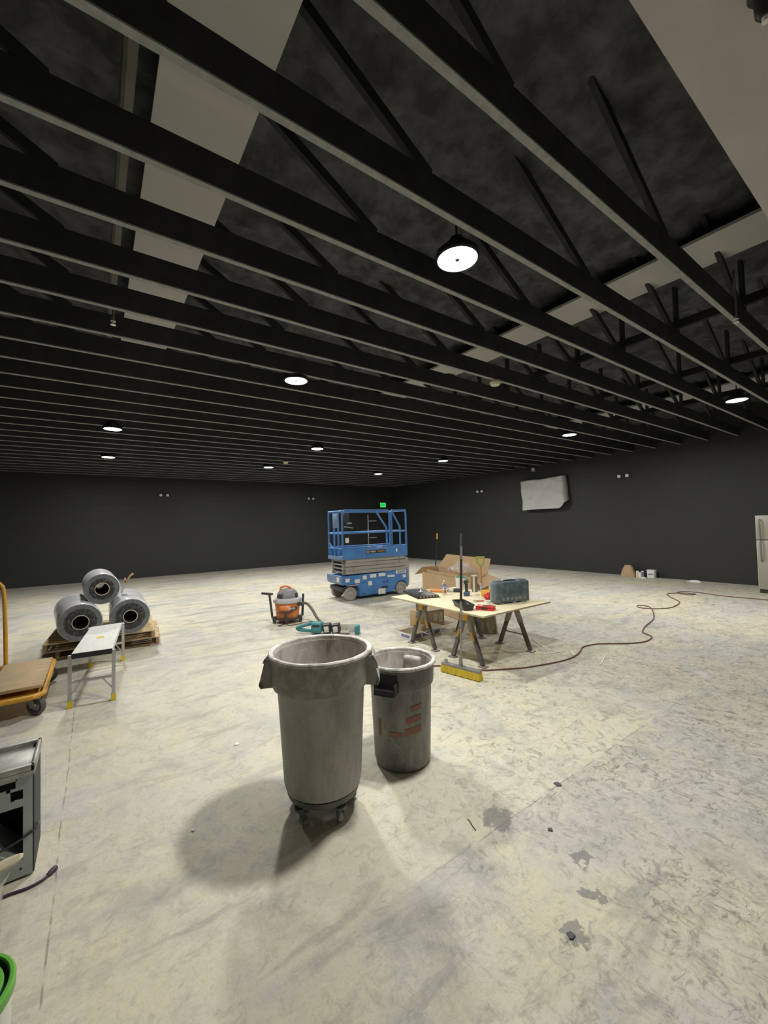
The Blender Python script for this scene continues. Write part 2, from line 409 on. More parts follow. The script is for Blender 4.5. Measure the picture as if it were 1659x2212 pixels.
    amt = ma('MULTIPLY', ma('ADD', .22, ma('MULTIPLY', right, .78)), ma('ADD', .25, ma('MULTIPLY', region, .75)))
    amt = ma('MULTIPLY', amt, ma('ADD', .45, ma('MULTIPLY', mr(y, 5.5, 3.0), .55)))
    amt = ma('MULTIPLY', amt, ma('SUBTRACT', 1.0, ma('MULTIPLY', patch, .6)))
    col = mix(ma('MULTIPLY', ma('MAXIMUM', s1, s2), ma('MULTIPLY', amt, .78)), col, (.14, .138, .125))
    col = mix(ma('MULTIPLY', s0, .40), col, (.24, .24, .225))
    # fine grit
    col = mix(ma('MULTIPLY', mr(nz(70, 4, .7), .52, .72), .35), col, (.25, .245, .22))
    col = mix(ma('MULTIPLY', mr(nz(38, 5, .72, off=(5, 5, 0)), .57, .70), .4), col, (.76, .735, .66))
    # long dark wheel streaks further back
    s3 = mr(nz(3.2, 5, .6, sc=(.18, 1, 1), rz=.12, dist=.6), .54, .70)
    col = mix(ma('MULTIPLY', ma('MULTIPLY', s3, mr(y, 3.5, 7)), .75), col, (.30, .295, .27))
    # control joints: thin dark lines
    def joint(v, at, wd): return mr(ma('ABSOLUTE', ma('SUBTRACT', ma('ADD', v, ma('MULTIPLY', wob, .03)), at)), wd, wd*.3)
    br = mr(nz(6, 4), .40, .56)
    j = ma('MAXIMUM', joint(x, -.165, .006), ma('MULTIPLY', joint(y, 1.56, .005), mr(x, 1.0, 1.8)))
    col = mix(ma('MULTIPLY', ma('MULTIPLY', j, br), .65), col, (.17, .165, .155))
    # dark chips in the slab
    for px, py, r in ((1.905, 1.60, .10), (1.62, .98, .06), (1.85, 1.03, .05), (2.02, 1.17, .045)):
        d = ma('SQRT', ma('ADD', ma('POWER', ma('SUBTRACT', x, px), 2), ma('POWER', ma('SUBTRACT', y, py), 2)))
        d = ma('ADD', d, ma('MULTIPLY', ma('SUBTRACT', nz(14, 5), .5), .22))
        col = mix(ma('MULTIPLY', mr(d, r, r*.7), .7), col, (.16, .165, .16))
    L.new(col, b.inputs['Base Color'])
    L.new(mr(nz(3, 6), .3, .7, .5, .72), b.inputs['Roughness']); b.inputs['Specular IOR Level'].default_value = .35
    bp = N.new('ShaderNodeBump'); bp.inputs['Strength'].default_value = .25; bp.inputs['Distance'].default_value = .004
    L.new(ma('ADD', nz(30, 6), ma('MULTIPLY', ma('MAXIMUM', s1, s2), -.6)), bp.inputs['Height']); L.new(bp.outputs[0], b.inputs['Normal'])
    return m
def wall_material():
    """black painted block wall with long shallow courses"""
    m = bpy.data.materials.new('black_block_wall'); m.use_nodes = True; nt = m.node_tree; N = nt.nodes; L = nt.links
    b = N['Principled BSDF']; b.inputs['Roughness'].default_value = .5; b.inputs['Specular IOR Level'].default_value = .3
    tc = N.new('ShaderNodeTexCoord'); sp = N.new('ShaderNodeSeparateXYZ'); L.new(tc.outputs['Object'], sp.inputs[0])
    ad = N.new('ShaderNodeMath'); ad.operation = 'ADD'; L.new(sp.outputs[0], ad.inputs[0]); L.new(sp.outputs[1], ad.inputs[1])
    cb = N.new('ShaderNodeCombineXYZ'); L.new(ad.outputs[0], cb.inputs[0]); L.new(sp.outputs[2], cb.inputs[1])
    br = N.new('ShaderNodeTexBrick'); br.inputs['Scale'].default_value = 1; br.inputs['Brick Width'].default_value = .41; br.inputs['Row Height'].default_value = .205
    br.inputs['Mortar Size'].default_value = .006; br.inputs['Mortar Smooth'].default_value = .6
    L.new(cb.outputs[0], br.inputs['Vector'])
    nz = N.new('ShaderNodeTexNoise'); nz.inputs['Scale'].default_value = .8; nz.inputs['Detail'].default_value = 5; L.new(tc.outputs['Object'], nz.inputs['Vector'])
    mx = N.new('ShaderNodeMix'); mx.data_type = 'RGBA'; mx.inputs[6].default_value = (.030, .030, .030, 1); mx.inputs[7].default_value = (.038, .0385, .036, 1)
    L.new(nz.outputs['Fac'], mx.inputs[0]); L.new(mx.outputs[2], b.inputs['Base Color'])
    bp = N.new('ShaderNodeBump'); bp.inputs['Strength'].default_value = .35; bp.inputs['Distance'].default_value = .006; bp.invert = True
    L.new(br.outputs['Fac'], bp.inputs['Height']); L.new(bp.outputs[0], b.inputs['Normal'])
    return m
WALL = wall_material()
def struct(name, mb, m, **k): return tag(mb.build(name, m, **k), kind='structure')
struct('floor', MB().box((X0-.2, Y0-.2, -.15), (X1+.2, Y1+.2, 0)), floor_material(), smooth=False)
struct('wall_far', MB().box((X0, Y1, 0), (X1, Y1+.2, ZT)), WALL, smooth=False)
struct('wall_right', MB().box((X1, Y0, 0), (X1+.2, Y1+.2, ZT)), WALL, smooth=False)
struct('wall_left', MB().box((X0-.2, Y0, 0), (X0, Y1+.2, ZT)), WALL, smooth=False)
struct('wall_back', MB().box((X0-.2, Y0-.2, 0), (X1+.2, Y0, ZT)), mat('pale_wallboard', (.62, .60, .56), .85), smooth=False)
# black spray-painted insulation under the roof deck: one lumpy sheet
def lump(u, v):
    x = X0+(X1-X0)*u; y = .4+(Y1-.4)*v
    z = 4.50 - .10*abs(noise.noise((x*1.6, y*4, 3))) - .07*noise.noise((x*5, y*7, 1)) - .03*noise.noise((x*14, y*17, 5))
    return (x, y, z)
M['insul'] = mat('black_insulation', (.055, .057, .062), .95, col2=(.135, .138, .145), scale=4, lo=.40, hi=.68, bump=.9, bscale=22, spec=.1)
cb = MB().grid(lump, 170, 230, M['insul']).box((X0, Y0, 4.8), (X1, Y1, 5.0), M['insul'])
struct('ceiling', cb, M['insul'], ang=180)
# flat grey soffit on the near right
struct('trim_1', MB().box((X0+.01, Y0+.01, ZC), (X1-.01, .645, ZC+.12)), M['soffit'], smooth=False)

# pale board strips that run above the trusses, across them
for i, (xa, xb, lb) in enumerate(((.293, .83, 'pale grey board strip above the trusses at the upper left'),
                                  (4.56, 5.10, 'pale grey board strip above the trusses meeting the grey soffit'),
                                  (10.02, 10.60, 'pale grey board strip above the trusses nearest the right wall'))):
    o = MB().box((xa, .66, 4.27), (xb, Y1-.3, 4.30)).build('ceiling_board', M['duct'], smooth=False)
    tag(o, lb, 'ceiling board', 'pale boards above the trusses')
# bracing that ties the trusses together
for i, (bx, lb) in enumerate(((5.62, 'long black brace across the trusses beside the pale board strip'),
                              (7.64, 'long black brace across the trusses, middle one of three'),
                              (9.62, 'long black brace across the trusses nearest the right wall'))):
    o = MB().box((bx, .70, ZC+.235), (bx+.05, Y1-.2, ZC+.33)).build('truss_brace', M['brace'], smooth=False)
    tag(o, lb, 'brace', 'braces across the trusses')
# painted pipe hung above the trusses on the left
o = MB().tube([(.15, .9, 4.1), (.15, 10, 4.1), (.15, Y1-.1, 4.1)], .035).build('ceiling_pipe', M['pipe'])
tag(o, 'thin painted pipe running above the trusses at the upper left', 'pipe')

ORD = 'first second third fourth fifth sixth seventh eighth ninth tenth eleventh twelfth thirteenth fourteenth fifteenth sixteenth seventeenth eighteenth nineteenth twentieth twenty-first twenty-second twenty-third twenty-fourth twenty-fifth twenty-sixth twenty-seventh'.split()
def make_truss():
    t = thing('roof_truss', '', 'roof truss', (0, 0, ZC), 0, 'black roof trusses')
    MB().box((X0+.01, -.019, .010), (X1-.01, .019, .21)).build('bottom_chord', M['truss'], t, smooth=False)
    MB().box((X0+.01, -.021, 0), (X1-.01, .021, .010)).build('lit_chord_face', M['lit_chord_face'], t, smooth=False)  # thin strip under the chord, carries the painted bounce light
    MB().box((X0+.01, -.03, .82), (X1-.01, .03, .88)).build('top_chord', M['truss'], t, smooth=False)
    xs = [1.73+1.92*k for k in range(-5, 6)]
    for x in xs:
        if x-1.10 > X0+.05:
            MB().bar((x, 0, .20), (x-1.10, 0, .84), .038, .07).build('web_diagonal', M['truss'], t, smooth=False)
    for x in xs:
        if 5 < x+.12 < X1-.1:
            MB().box((x+.10, -.019, .21), (x+.17, .019, .82)).build('web_post', M['truss'], t, smooth=False)
    return t
truss = make_truss()
for n in range(27):
    t = truss if n == 0 else copy_tree(truss)
    t.location = (0, 1.225+.6125*n, ZC)
    t['label'] = '%s black roof truss counting from the grey soffit%s' % (ORD[n], '' if n < 26 else ', nearest the far wall')

# ------------------------------------------------------------------ lamps
def make_lamp():
    t = thing('high_bay_lamp', '', 'ceiling lamp', (0, 0, 0), 0, 'round high-bay lamps')
    MB().lathe([(0, .16), (.05, .16), (.06, .12), (.09, .11), (.10, .06), (.155, .05), (.16, .012), (.152, .0), (.147, .0), (.147, .008), (0, .008)], n=40).build('housing', M['lamp_black'], t)
    MB().lathe([(.018, .001), (.14, .001), (.146, .006)], n=40).build('lens', M['lens'], t)
    MB().lathe([(0, -.006), (.014, -.006), (.017, .002)], n=16).build('sensor', M['lamp_black'], t)
    MB().tube([(0, 0, .16), (0, 0, .30)], .008).build('hanger', M['lamp_black'], t)
    ld = bpy.data.lights.new('lamp_light', 'AREA'); ld.shape = 'DISK'; ld.size = .27; ld.energy = LAMP_W; ld.color = LAMP_C
    lo = bpy.data.objects.new('lamp_light', ld); COL.objects.link(lo); lo.parent = t; lo.location = (0, 0, -.012)
    return t
lamp = make_lamp()
HL = 1.95
lamps = [(1.127, 1.055, 'large bright round ceiling lamp nearest the camera'),
 (4.552, 1.052, 'bright round ceiling lamp at the right edge near the fridge side'),
 (1.127, 2.575, 'bright round ceiling lamp left of and beyond the nearest lamp'),
 (4.562, 2.589, 'bright round ceiling lamp above the sheet covered box'),
 (.147, 4.715, 'upper of the two lit ceiling lamps at the far left'),
 (2.340, 4.722, 'bright lamp up left of the blue scissor lift, middle of three in its row'),
 (4.562, 4.722, 'bright lamp above the cardboard box, right of three in its row'),
 (.153, 6.53, 'lower of the two lit ceiling lamps at the far left'),
 (2.350, 6.55, 'small lit lamp in the farthest row, beside the dome detector'),
 (4.535, 6.515, 'small lit lamp in the farthest row, right above the green exit sign')]
for i, (a, b, lb) in enumerate(lamps):
    t = lamp if i == 0 else copy_tree(lamp)
    t.location = (a*HL, b*HL, EYE+HL); t['label'] = lb

# ------------------------------------------------------------------ small ceiling and wall fittings
def detector(x, y, z, lb):
    t = thing('smoke_detector', lb, 'smoke detector', (x, y, z), 0, 'round detectors')
    MB().lathe([(0, .03), (.075, .03), (.08, .0), (.06, -.03), (0, -.045)], n=28).build('body', M['cream'], t)
    MB().lathe([(0, -.046), (.02, -.046), (.025, -.04)], n=16).build('sensor_cap', M['white_plastic'], t)
    return t
detector(4.64, 3.70, 3.69, 'cream round detector on a truss between two lit lamps at right')
detector(4.70, 11.62, 3.68, 'small white dome detector far back beside the small lit lamp')
def sprinkler(x, y, z, lb):
    t = thing('sprinkler_head', lb, 'sprinkler', (x, y, z), 0, 'sprinkler heads')
    MB().tube([(0, 0, .02), (0, 0, .5)], .012).build('drop_pipe', M['pipe'], t)
    MB().lathe([(0, 0), (.022, 0), (.022, -.004), (.01, -.006), (.008, -.03), (.024, -.034), (.024, -.037), (0, -.037)], n=16).build('head', M['white_plastic'], t)
sprinkler(5.27, 1.17+.02, 3.70, 'small sprinkler head under a truss at the upper right')
sprinkler(.15, 4.55, 3.72, 'small pale sprinkler head under the trusses at the far left')
def pendant():
    t = thing('pendant_sensor', 'dark pendant sensor under the grey soffit in the upper right corner', 'sensor', (2.075, .335, ZC), 0)
    MB().lathe([(0, .0), (.05, .0), (.05, -.02), (.035, -.03), (.03, -.10), (.02, -.115), (0, -.118)], n=20).build('body', M['lamp_black'], t)
    MB().lathe([(.012, -.116), (.012, -.135), (0, -.138)], n=12).build('tip', M['white_plastic'], t)
pendant()
def sensor_box():
    t = thing('wall_sensor', 'small white sensor box high up near the far right corner', 'sensor', (X1-.005, 8.88, 3.60), 0)
    MB().box((-.07, -.06, -.06), (0, .06, .06), bev=.01).build('case', M['white_plastic'], t)
    MB().box((-.075, -.03, -.04), (-.068, .03, -.01)).build('lens', M['dark_metal'], t)
sensor_box()
def emergency(loc, rz, lb):
    t = thing('emergency_light', lb, 'emergency light', loc, rz, 'twin-head emergency lights')
    MB().box((-.09, -.06, -.05), (.09, 0, .05), bev=.008).build('case', M['lamp_black'], t)
    for s in (-1, 1):
        h = MB().box((s*.115-.045, -.10, -.05), (s*.115+.045, -.04, .045), bev=.012).build('lamp_head', M['white_plastic'], t)
        MB().box((s*.115-.032, -.104, -.036), (s*.115+.032, -.099, .032)).build('lamp_face', M['text_white'], h)
    return t
emergency((2.175, Y1, 3.08), 0, 'twin white emergency light on the far wall at left')
emergency((8.29, Y1, 3.05), 0, 'twin white emergency light on the far wall left of the scissor lift')
emergency((X1, 5.78, 3.02), -PI/2, 'twin white emergency light on the right wall between the sheet and the fridge')
emergency((X1, 11.43, 3.01), -PI/2, 'twin white emergency light on the right wall left of the sheet')
def exit_sign():
    t = thing('exit_sign', 'green lit exit sign on the far wall above the scissor lift', 'exit sign', (12.45, Y1, 2.775), 0)
    MB().box((-.19, -.05, -.135), (.19, 0, .135), bev=.008).build('case', M['lamp_black'], t)
    f = MB().box((-.175, -.056, -.12), (.175, -.049, .12)).build('face', M['exit_green'], t)
    text_mesh('lettering', 'EXIT', .17, M['exit_dark'], t, (0, -.058, 0), (PI/2, 0, 0), sx=.8)
exit_sign()
# wall box covered with a sheet
def sheet():
    t = thing('sheet_covered_box', 'flat box high on the right wall wrapped in a pale creased sheet', 'covered box', (12.86, 8.42, 2.67), 0)
    MB().box((.10, -.72, -.40), (.295, .72, .42)).build('wall_box', M['dark_metal'], t, smooth=False)
    # outline (y,z): left edge in the picture is +y
    def fn(u, v):
        y = .90 - 1.72*u; top = .56+.03*u+.012*math.sin(u*9); bot = -.555+.05*math.sin(u*3)-.03*math.sin(u*PI)
        if u > .82: bot += .28*((u-.82)/.18)**2
        y -= .06*(1-v)*(1-u) - (-.07*(1-v)*u)
        z = bot+(top-bot)*v
        cr = .02*math.sin(u*17+v*6+2*noise.noise((u*3, v*3, 1)))+.03*noise.noise((u*4, v*5, 2))+.012*noise.noise((u*14, v*11, 7))
        x = cr*.8
        e = max(abs(u-.5)*2-.94, 0)/.06; e2 = max((v-.95)/.05, 0)
        x += .22*max(e, e2)
        return (x, y, z)
    MB().grid(fn, 60, 40).build('sheet', M['sheet'], t, ang=180, solid=.004)
sheet()

# ------------------------------------------------------------------ rubbish bins
def bin_body(t, R, H, z0, rb, bandh, bandd, mb_body, mb_band):
    """tapered bin, profile from base up, over the lip and down inside"""
    zb = z0+H-bandh
    prof = [(0, z0), (rb-.03, z0), (rb-.008, z0+.012), (rb, z0+.045), (R-bandd-.006, zb-.012), (R-bandd-.004, zb-.006), (R-.012, zb+.004), (R-.008, zb+.02), (R-.004, z0+H-.03)]
    ms = [mb_body]*5+[mb_band]*3
    inner = [(R-.004, z0+H-.03), (R-.022, z0+H-.03), (R-.028, zb), (R-bandd-.02, zb-.02), (rb-.012, z0+.05), (rb-.04, z0+.02), (0, z0+.02)]
    p = MB().lathe(prof, ms=ms, n=64); p.lathe(inner, m=M['can_in'], n=64)
    b = p.build('bin_body', None, t)
    rim = [(R-.018, z0+H-.030), (R-.017, z0+H-.006), (R-.010, z0+H), (R+.006, z0+H), (R+.012, z0+H-.007), (R+.012, z0+H-.020), (R+.001, z0+H-.026), (R-.018, z0+H-.030)]
    q = MB().lathe(rim, m=M['can_rim'], n=72)
    for v in q.bm.verts:
        k = noise.noise(v.co*18)*.0025; v.co.z += k
    q.build('rim', M['can_rim'], t)
    return b
def big_bin():
    t = thing('wheeled_bin', 'large grey rubbish bin on a wheeled dolly, in front of the smaller bin', 'rubbish bin', (1.148, 2.328, 0), math.radians(-34))
    R, H, z0 = .306, .815, .150
    bin_body(t, R, H, z0, .236, .205, .034, M['can_grey'], M['can_band'])
    # triangular hollow grips each side (local +-x)
    for s in (-1, 1):
        g = MB(); zt = z0+H
        prof = [(R-.03, zt-.04), (R+.018, zt-.035), (R+.056, zt-.185), (R+.046, zt-.21), (R-.03, zt-.205)]
        for yy in (-.085, .075):
            g.prism([(s*a, b) for a, b in prof], yy, yy+.01)
        # outer strap with an opening above it
        g.prism([(s*(R+.038), zt-.165), (s*(R+.052), zt-.165), (s*(R+.059), zt-.19), (s*(R+.046), zt-.212), (s*(R+.03), zt-.205)], -.085, .085)
        g.prism([(s*(R+.012), zt-.03), (s*(R+.024), zt-.035), (s*(R+.034), zt-.06), (s*(R+.018), zt-.06)], -.085, .085)
        g.build('grip', M['can_band'], t, ang=30)
    # dolly
    MB().lathe([(0, .105), (.18, .105), (.212, .112), (.218, .125), (.218, .1485), (0, .1485)], n=48).build('dolly_plate', M['can_dark'], t)
    for k in range(5):
        a = math.radians(72*k+64+26)
        c = Vector((.20*math.cos(a), .20*math.sin(a), 0)); sw = a+1.9+k*.3
        cs = MB(); dx, dy = math.cos(sw), math.sin(sw); px, py = -dy, dx
        cs.lathe([(0, .105), (.03, .105), (.03, .092), (0, .092)], n=16, c=(c.x, c.y, 0))
        for s in (-1, 1):
            e = c+Vector((px, py, 0))*.019*s
            cs.bar((e.x, e.y, .10), (e.x+dx*.03, e.y+dy*.03, .036), .004, .035)
        cw = cs.build('caster', M['can_dark'], t)
        wc = c+Vector((dx, dy, 0))*.03
        wv = MB().lathe([(0, -.014), (.034, -.014), (.0375, -.009), (.0375, .009), (.034, .014), (0, .014)], n=24, axis='y')
        rot = Matrix.Rotation(sw, 4, 'Z')
        for v in wv.bm.verts: v.co = rot @ v.co + Vector((wc.x, wc.y, .0375))
        wv.build('wheel', M['can_band'], cw)
big_bin()
def small_bin():
    t = thing('round_bin', 'smaller charcoal rubbish bin with faded orange paint, behind the wheeled bin', 'rubbish bin', (1.846, 2.43, 0), math.radians(-37))
    R, H = .250, .735
    bin_body(t, R, H, 0, .205, .165, .020, M['can2_body'], M['can2_band'])
    # open box-shaped grips; one faces front-left, its pair is opposite
    for a in (math.radians(-112), math.radians(68)):
        g = MB(); ca, sa = math.cos(a), math.sin(a)
        def W(r, tt, z): return (r*ca-tt*sa, r*sa+tt*ca, z)
        for s in (-1, 1):
            g.bar(W(R-.02, s*.072, H-.125), W(R+.05, s*.072, H-.135), .008, .075)
        g.bar(W(R+.052, -.076, H-.150), W(R+.052, .076, H-.150), .014, .04)
        g.bar(W(R-.005, -.07, H-.10), W(R-.005, .07, H-.10), .012, .10)
        g.build('grip', M['black_plastic'], t, smooth=False)
    # moulded pocket seen inside, opposite wall
    a = math.radians(62); pk = MB(); ca, sa = math.cos(a), math.sin(a)
    rot = Matrix.Rotation(a, 3, 'Z')
    pk.box((-.03, -.075, -.055), (.03, .075, .055), bev=.025, seg=4)
    for v in pk.bm.verts: v.co = rot @ v.co + Vector(((R-.045)*ca, (R-.045)*sa, H-.105))
    pk.build('grip_pocket', M['can_in'], t)
    a = math.radians(-128); MBp = MB()
    MBp.tube([( (R-.05)*math.cos(math.radians(q)), (R-.05)*math.sin(math.radians(q)), H-.055) for q in range(-165, -85, 8)], .008, n=8)
    MBp.build('inner_ledge', M['can_rim'], t)
    # faded orange stencil marks wrapped on the wall of the bin
    def rr(z): return .205+(R-.026-.205)*(z-.045)/(H-.165-.012-.045)+.0022
    def mark(a0, a1, za, zb, skew=0):
        q = MB()
        q.grid(lambda u, v: (rr(za)*math.cos(math.radians(a0+(a1-a0)*u)), rr(za)*math.sin(math.radians(a0+(a1-a0)*u)), za+(zb-za)*v+skew*u), 8, 2)
        for v in q.bm.verts:
            v.co.z += .004*noise.noise(v.co*40)
            k = rr(v.co.z)/math.hypot(v.co.x, v.co.y); v.co.x *= k; v.co.y *= k
        o = q.build('painted_mark', M['orange_old'], t, ang=180); return o
    for a0, a1, za, zb, sk in ((-74, -52, .425, .462, .012), (-82, -52, .345, .385, .016), (-86, -52, .262, .312, .016), (-116, -90, .255, .285, .0), (-140, -134, .24, .36, 0)):
        mark(a0, a1, za, zb, sk)
small_bin()

# ------------------------------------------------------------------ scissor lift
def lift():
    t = thing('scissor_lift', 'blue and grey scissor lift standing lowered in the middle of the hall', 'scissor lift', (5.50, 8.41, 0), math.radians(-3.5))
    B = M['blue']
    # chassis side outline, wheel arches cut through
    poly = [(-.90, .37), (-.92, .45), (-.92, .565), (.90, .60), (.90, .16)] + arc(.70, .155, .19, 20, 175, 10)[0:] + [(.47, .10), (-.47, .075), (-.47, .20)] + arc(-.70, .16, .24, 8, 60, 5) + [(-.60, .37)]
    MB().prism(poly, -.365, .365).build('chassis', B, t, ang=25)
    MB().prism([(-.935, .39), (-.955, .45), (-.955, .575), (-.92, .58), (-.90, .40)], -.375, .375).build('front_plate', M['blue_dusty'], t)
    # side tray door with handles and seams
    dr = MB().box((-.43, -.374, .10), (.42, -.366, .43), bev=.004).build('tray_door', B, t)
    for (xa, za, xb, zb) in ((-.40, .385, -.30, .40), (-.40, .13, -.33, .145), (.18, .33, .23, .36), (.28, .33, .31, .385), (.12, .20, .30, .255)):
        MB().box((xa, -.377, za), (xb, -.372, zb)).build('latch_slot', M['dark_metal'], dr, smooth=False)
    MB().box((-.90, -.33, .22), (-.55, .33, .32), bev=.01).build('front_axle', M['dark_metal'], t)
    MB().box((-.80, -.37, .335), (-.50, -.30, .36), bev=.006).build('steer_arm', M['lift_grey'], t)
    for (x, y) in ((-.705, -.325), (-.705, .325), (.70, -.325), (.70, .325)):
        wv = MB().lathe([(.10, -.055), (.14, -.055), (.152, -.045), (.155, -.03), (.155, .03), (.152, .045), (.14, .055), (.10, .055), (.10, -.055)], n=40, axis='y', c=(x, y, .155)).build('wheel', M['tyre'], t)
        s = -1 if y < 0 else 1
        MB().lathe([(0, s*.05), (.02, s*.052), (.035, s*.045), (.04, s*.035), (.085, s*.03), (.095, s*.045), (.102, s*.045), (.102, -s*.05), (0, -s*.05)], n=32, axis='y', c=(x, y, .155)).build('hub', M['hub'], wv)
    # folded scissor arms: outer and inner beams in four layers
    for k in range(4):
        z = .602+.088*k; tl = .003 if k % 2 else -.003
        for s in (-1, 1):
            a = MB()
            a.bar((-.80, s*.335, z+.04-tl), (.84, s*.335, z+.04+tl), .045, .078)
            o = a.build('scissor_arm', M['lift_grey'], t, smooth=False)
            MB().lathe([(0, s*.362), (.022, s*.362), (.026, s*.357)], n=16, axis='y', c=(.02, 0, z+.04)).build('pivot_pin', M['lift_grey'], o)
            for xx in ((-.62,) if k < 2 else (.66,)):
                MB().lathe([(0, s*.3592), (.011, s*.3592), (.011, s*.35)], n=12, axis='y', c=(xx, 0, z+.045)).build('bolt_hole', M['dark_metal'], o)
            MB().bar((-.86, s*.27, z+.04+tl), (.80, s*.27, z+.04-tl), .045, .078).build('scissor_arm', M['lift_grey'], t, smooth=False)
        MB().tube([(-.82, -.30, z+.04), (-.82, .30, z+.04)], .02).build('cross_tube', M['lift_grey'], t)
    MB().prism([(.85, .17), (.95, .20), (.97, .30), (.97, .80), (.93, .90), (.85, .92)], -.34, .34).build('rear_ladder', M['lift_grey'], t)
    # platform with toe boards
    MB().box((-.90, -.37, .955), (.90, .37, .985)).build('platform_deck', M['lift_grey'], t, smooth=False)
    tb = MB().box((-.90, -.385, .945), (.905, -.372, 1.19), bev=.004).build('toe_board', B, t)
    MB().box((-.90, .372, .945), (.905, .385, 1.19), bev=.004).build('toe_board', B, t)
    MB().box((-.915, -.385, .935), (-.90, .385, 1.02), bev=.004).build('toe_board', M['blue_dusty'], t)
    MB().box((.895, -.37, .945), (.908, .37, 1.19), bev=.004).build('toe_board', B, t)
    MB().box((-.902, -.389, .985), (.907, -.384, .992)).build('wear_strip', M['blue_dusty'], tb, smooth=False)
    # guardrails: hoops along both long sides
    TW = .046
    for s in (-1, 1):
        y = s*.372
        g = MB()
        def run(pts, w=TW): 
            P = [(a, y, b) for a, b in pts]
            g.tube(P, w/2, n=8)
        if s > 0:
            run([(-.885, 1.19), (-.885, 1.98)] + arc(-.80, 1.985, .085, 180, 90, 5) + [(.80, 2.07)] + arc(.80, 1.985, .085, 90, 0, 5) + [(.885, 1.19)])
            run([(-.885, 1.55), (.885, 1.56)]); run([(-.885, 1.215), (.885, 1.215)], .03)
            g.build('guardrail', B, t, ang=50); continue
        run([(-.885, 1.19), (-.885, 1.98)] + arc(-.80, 1.985, .085, 180, 90, 5) + [(.30, 2.07)] + arc(.34, 2.01, .06, 90, 0, 4) + [(.40, 1.19)])
        run([(.455, 1.19), (.455, 2.02), (.47, 2.07), (.80, 2.07)] + arc(.80, 1.985, .085, 90, 0, 5) + [(.885, 1.19)])
        run([(-.885, 1.55), (.40, 1.56)]); run([(.455, 1.56), (.885, 1.56)])
        if s < 0:
            run([(-.02, 2.06), (.04, 2.02), (.30, 1.66), (.31, 1.62), (.31, 1.19)])
            run([(.47, 2.05), (.69, 1.69), (.70, 1.64), (.70, 1.19)])
        run([(-.885, 1.215), (.885, 1.215)], .03)
        g.build('guardrail', B, t, ang=50)
    e = MB()
    e.tube([(-.885, -.372, 2.06), (-.885, .372, 2.06)], TW/2, n=8); e.tube([(-.885, -.372, 1.55), (-.885, .372, 1.55)], TW/2, n=8); e.tube([(-.885, -.372, 1.20), (-.885, .372, 1.20)], TW/2, n=8)
    for y in (-.16, .06): e.tube([(-.885, y, 1.02), (-.885, y, 2.05)], TW/2, n=8)
    e.tube([(-.885, .36, 1.32), (-.885, .20, 1.22)], .018, n=8)
    e.build('entry_gate', B, t, ang=50)
    MB().box((-.905, -.21, 1.68), (-.885, .10, 2.02), bev=.005).build('gate_panel', M['blue_dusty'], t)
    e2 = MB(); e2.tube([(.885, -.372, 2.07), (.885, .372, 2.07)], TW/2, n=8); e2.tube([(.885, -.372, 1.56), (.885, .372, 1.56)], TW/2, n=8)
    e2.build('guardrail', B, t, ang=50)
    # controller hung on the front rail, its lead and a paper tag
    cbx = MB().box((-.80, -.33, 1.80), (-.68, -.20, 2.02), bev=.015).build('control_box', M['dark_metal'], t)
    MB().box((-.72, -.34, 1.76), (-.62, -.24, 1.80), bev=.008).build('joystick', M['lift_grey'], cbx)
    MB().tube([(-.80, -.30, 1.70), (-.70, -.30, 1.69), (-.58, -.30, 1.665)], .012, n=8).build('grab_rod', M['lift_grey'], t)
    MB().box((-.80, -.352, 1.33), (-.71, -.347, 1.44)).build('paper_tag', M['decal'], t, smooth=False)
    st = MB(); st.tube([(.20, .33, 1.0), (.20, .33, 1.98)], .012, n=6); st.tube([(.20, .33, 1.83), (.45, .33, 1.83)], .012, n=6); st.tube([(.20, .33, 1.40), (.45, .33, 1.40)], .012, n=6)
    st.build('extension_frame', M['lift_grey'], t)
    # warning decals
    for (x, z, a, h) in ((-.83, .46, 0, 0), ):
        pass
    for (x, z, wd, h) in ((-.78, .475, .10, .085), (-.53, .435, .13, .085), (-.33, .50, .10, .09), (-.105, .52, .16, .085), (.145, .53, .19, .075), (.40, .475, .21, .052), (-.19, .355, .10, .10), (.79, .44, .10, .075), (.13, .135, .20, .13)):
        MB().box((x-wd/2, -.380, z-h/2), (x+wd/2, -.3645, z+h/2)).build('decal', M['decal'], t, smooth=False)
    MB().box((-.962, -.30, .44), (-.955, -.18, .54)).build('decal', M['decal'], t, smooth=False)
    npl = MB().box((.545, -.379, .515), (.845, -.364, .595)).build('number_plate', M['decal'], t, smooth=False)
    text_mesh('number', '304568', .088, M['text_dark'], npl, (.695, -.3805, .555), (PI/2, 0, 0), sx=.86)
    bp = MB().box((-.28, -.3885, 1.055), (.26, -.3845, 1.135), bev=.002).build('brand_plate', M['brand'], t)
    MB().lathe([(.018, -.390), (.032, -.390), (.032, -.387), (.018, -.387), (.018, -.390)], n=20, axis='y', c=(-.235, 0, 1.095)).build('logo_ring', M['text_orange'], bp)
    text_mesh('lettering', 'SYNERGY', .052, M['text_white'], bp, (-.10, -.3892, 1.095), (PI/2, 0, 0), sx=.78)
    text_mesh('lettering', 'EQUIPMENT', .048, M['text_orange'], bp, (.135, -.3892, 1.095), (PI/2, 0, 0), sx=.74)
    MB().box((.56, -.3875, 1.06), (.60, -.384, 1.13), bev=.001).build('paint_splash', M['text_white'], t)
    return t
lift()
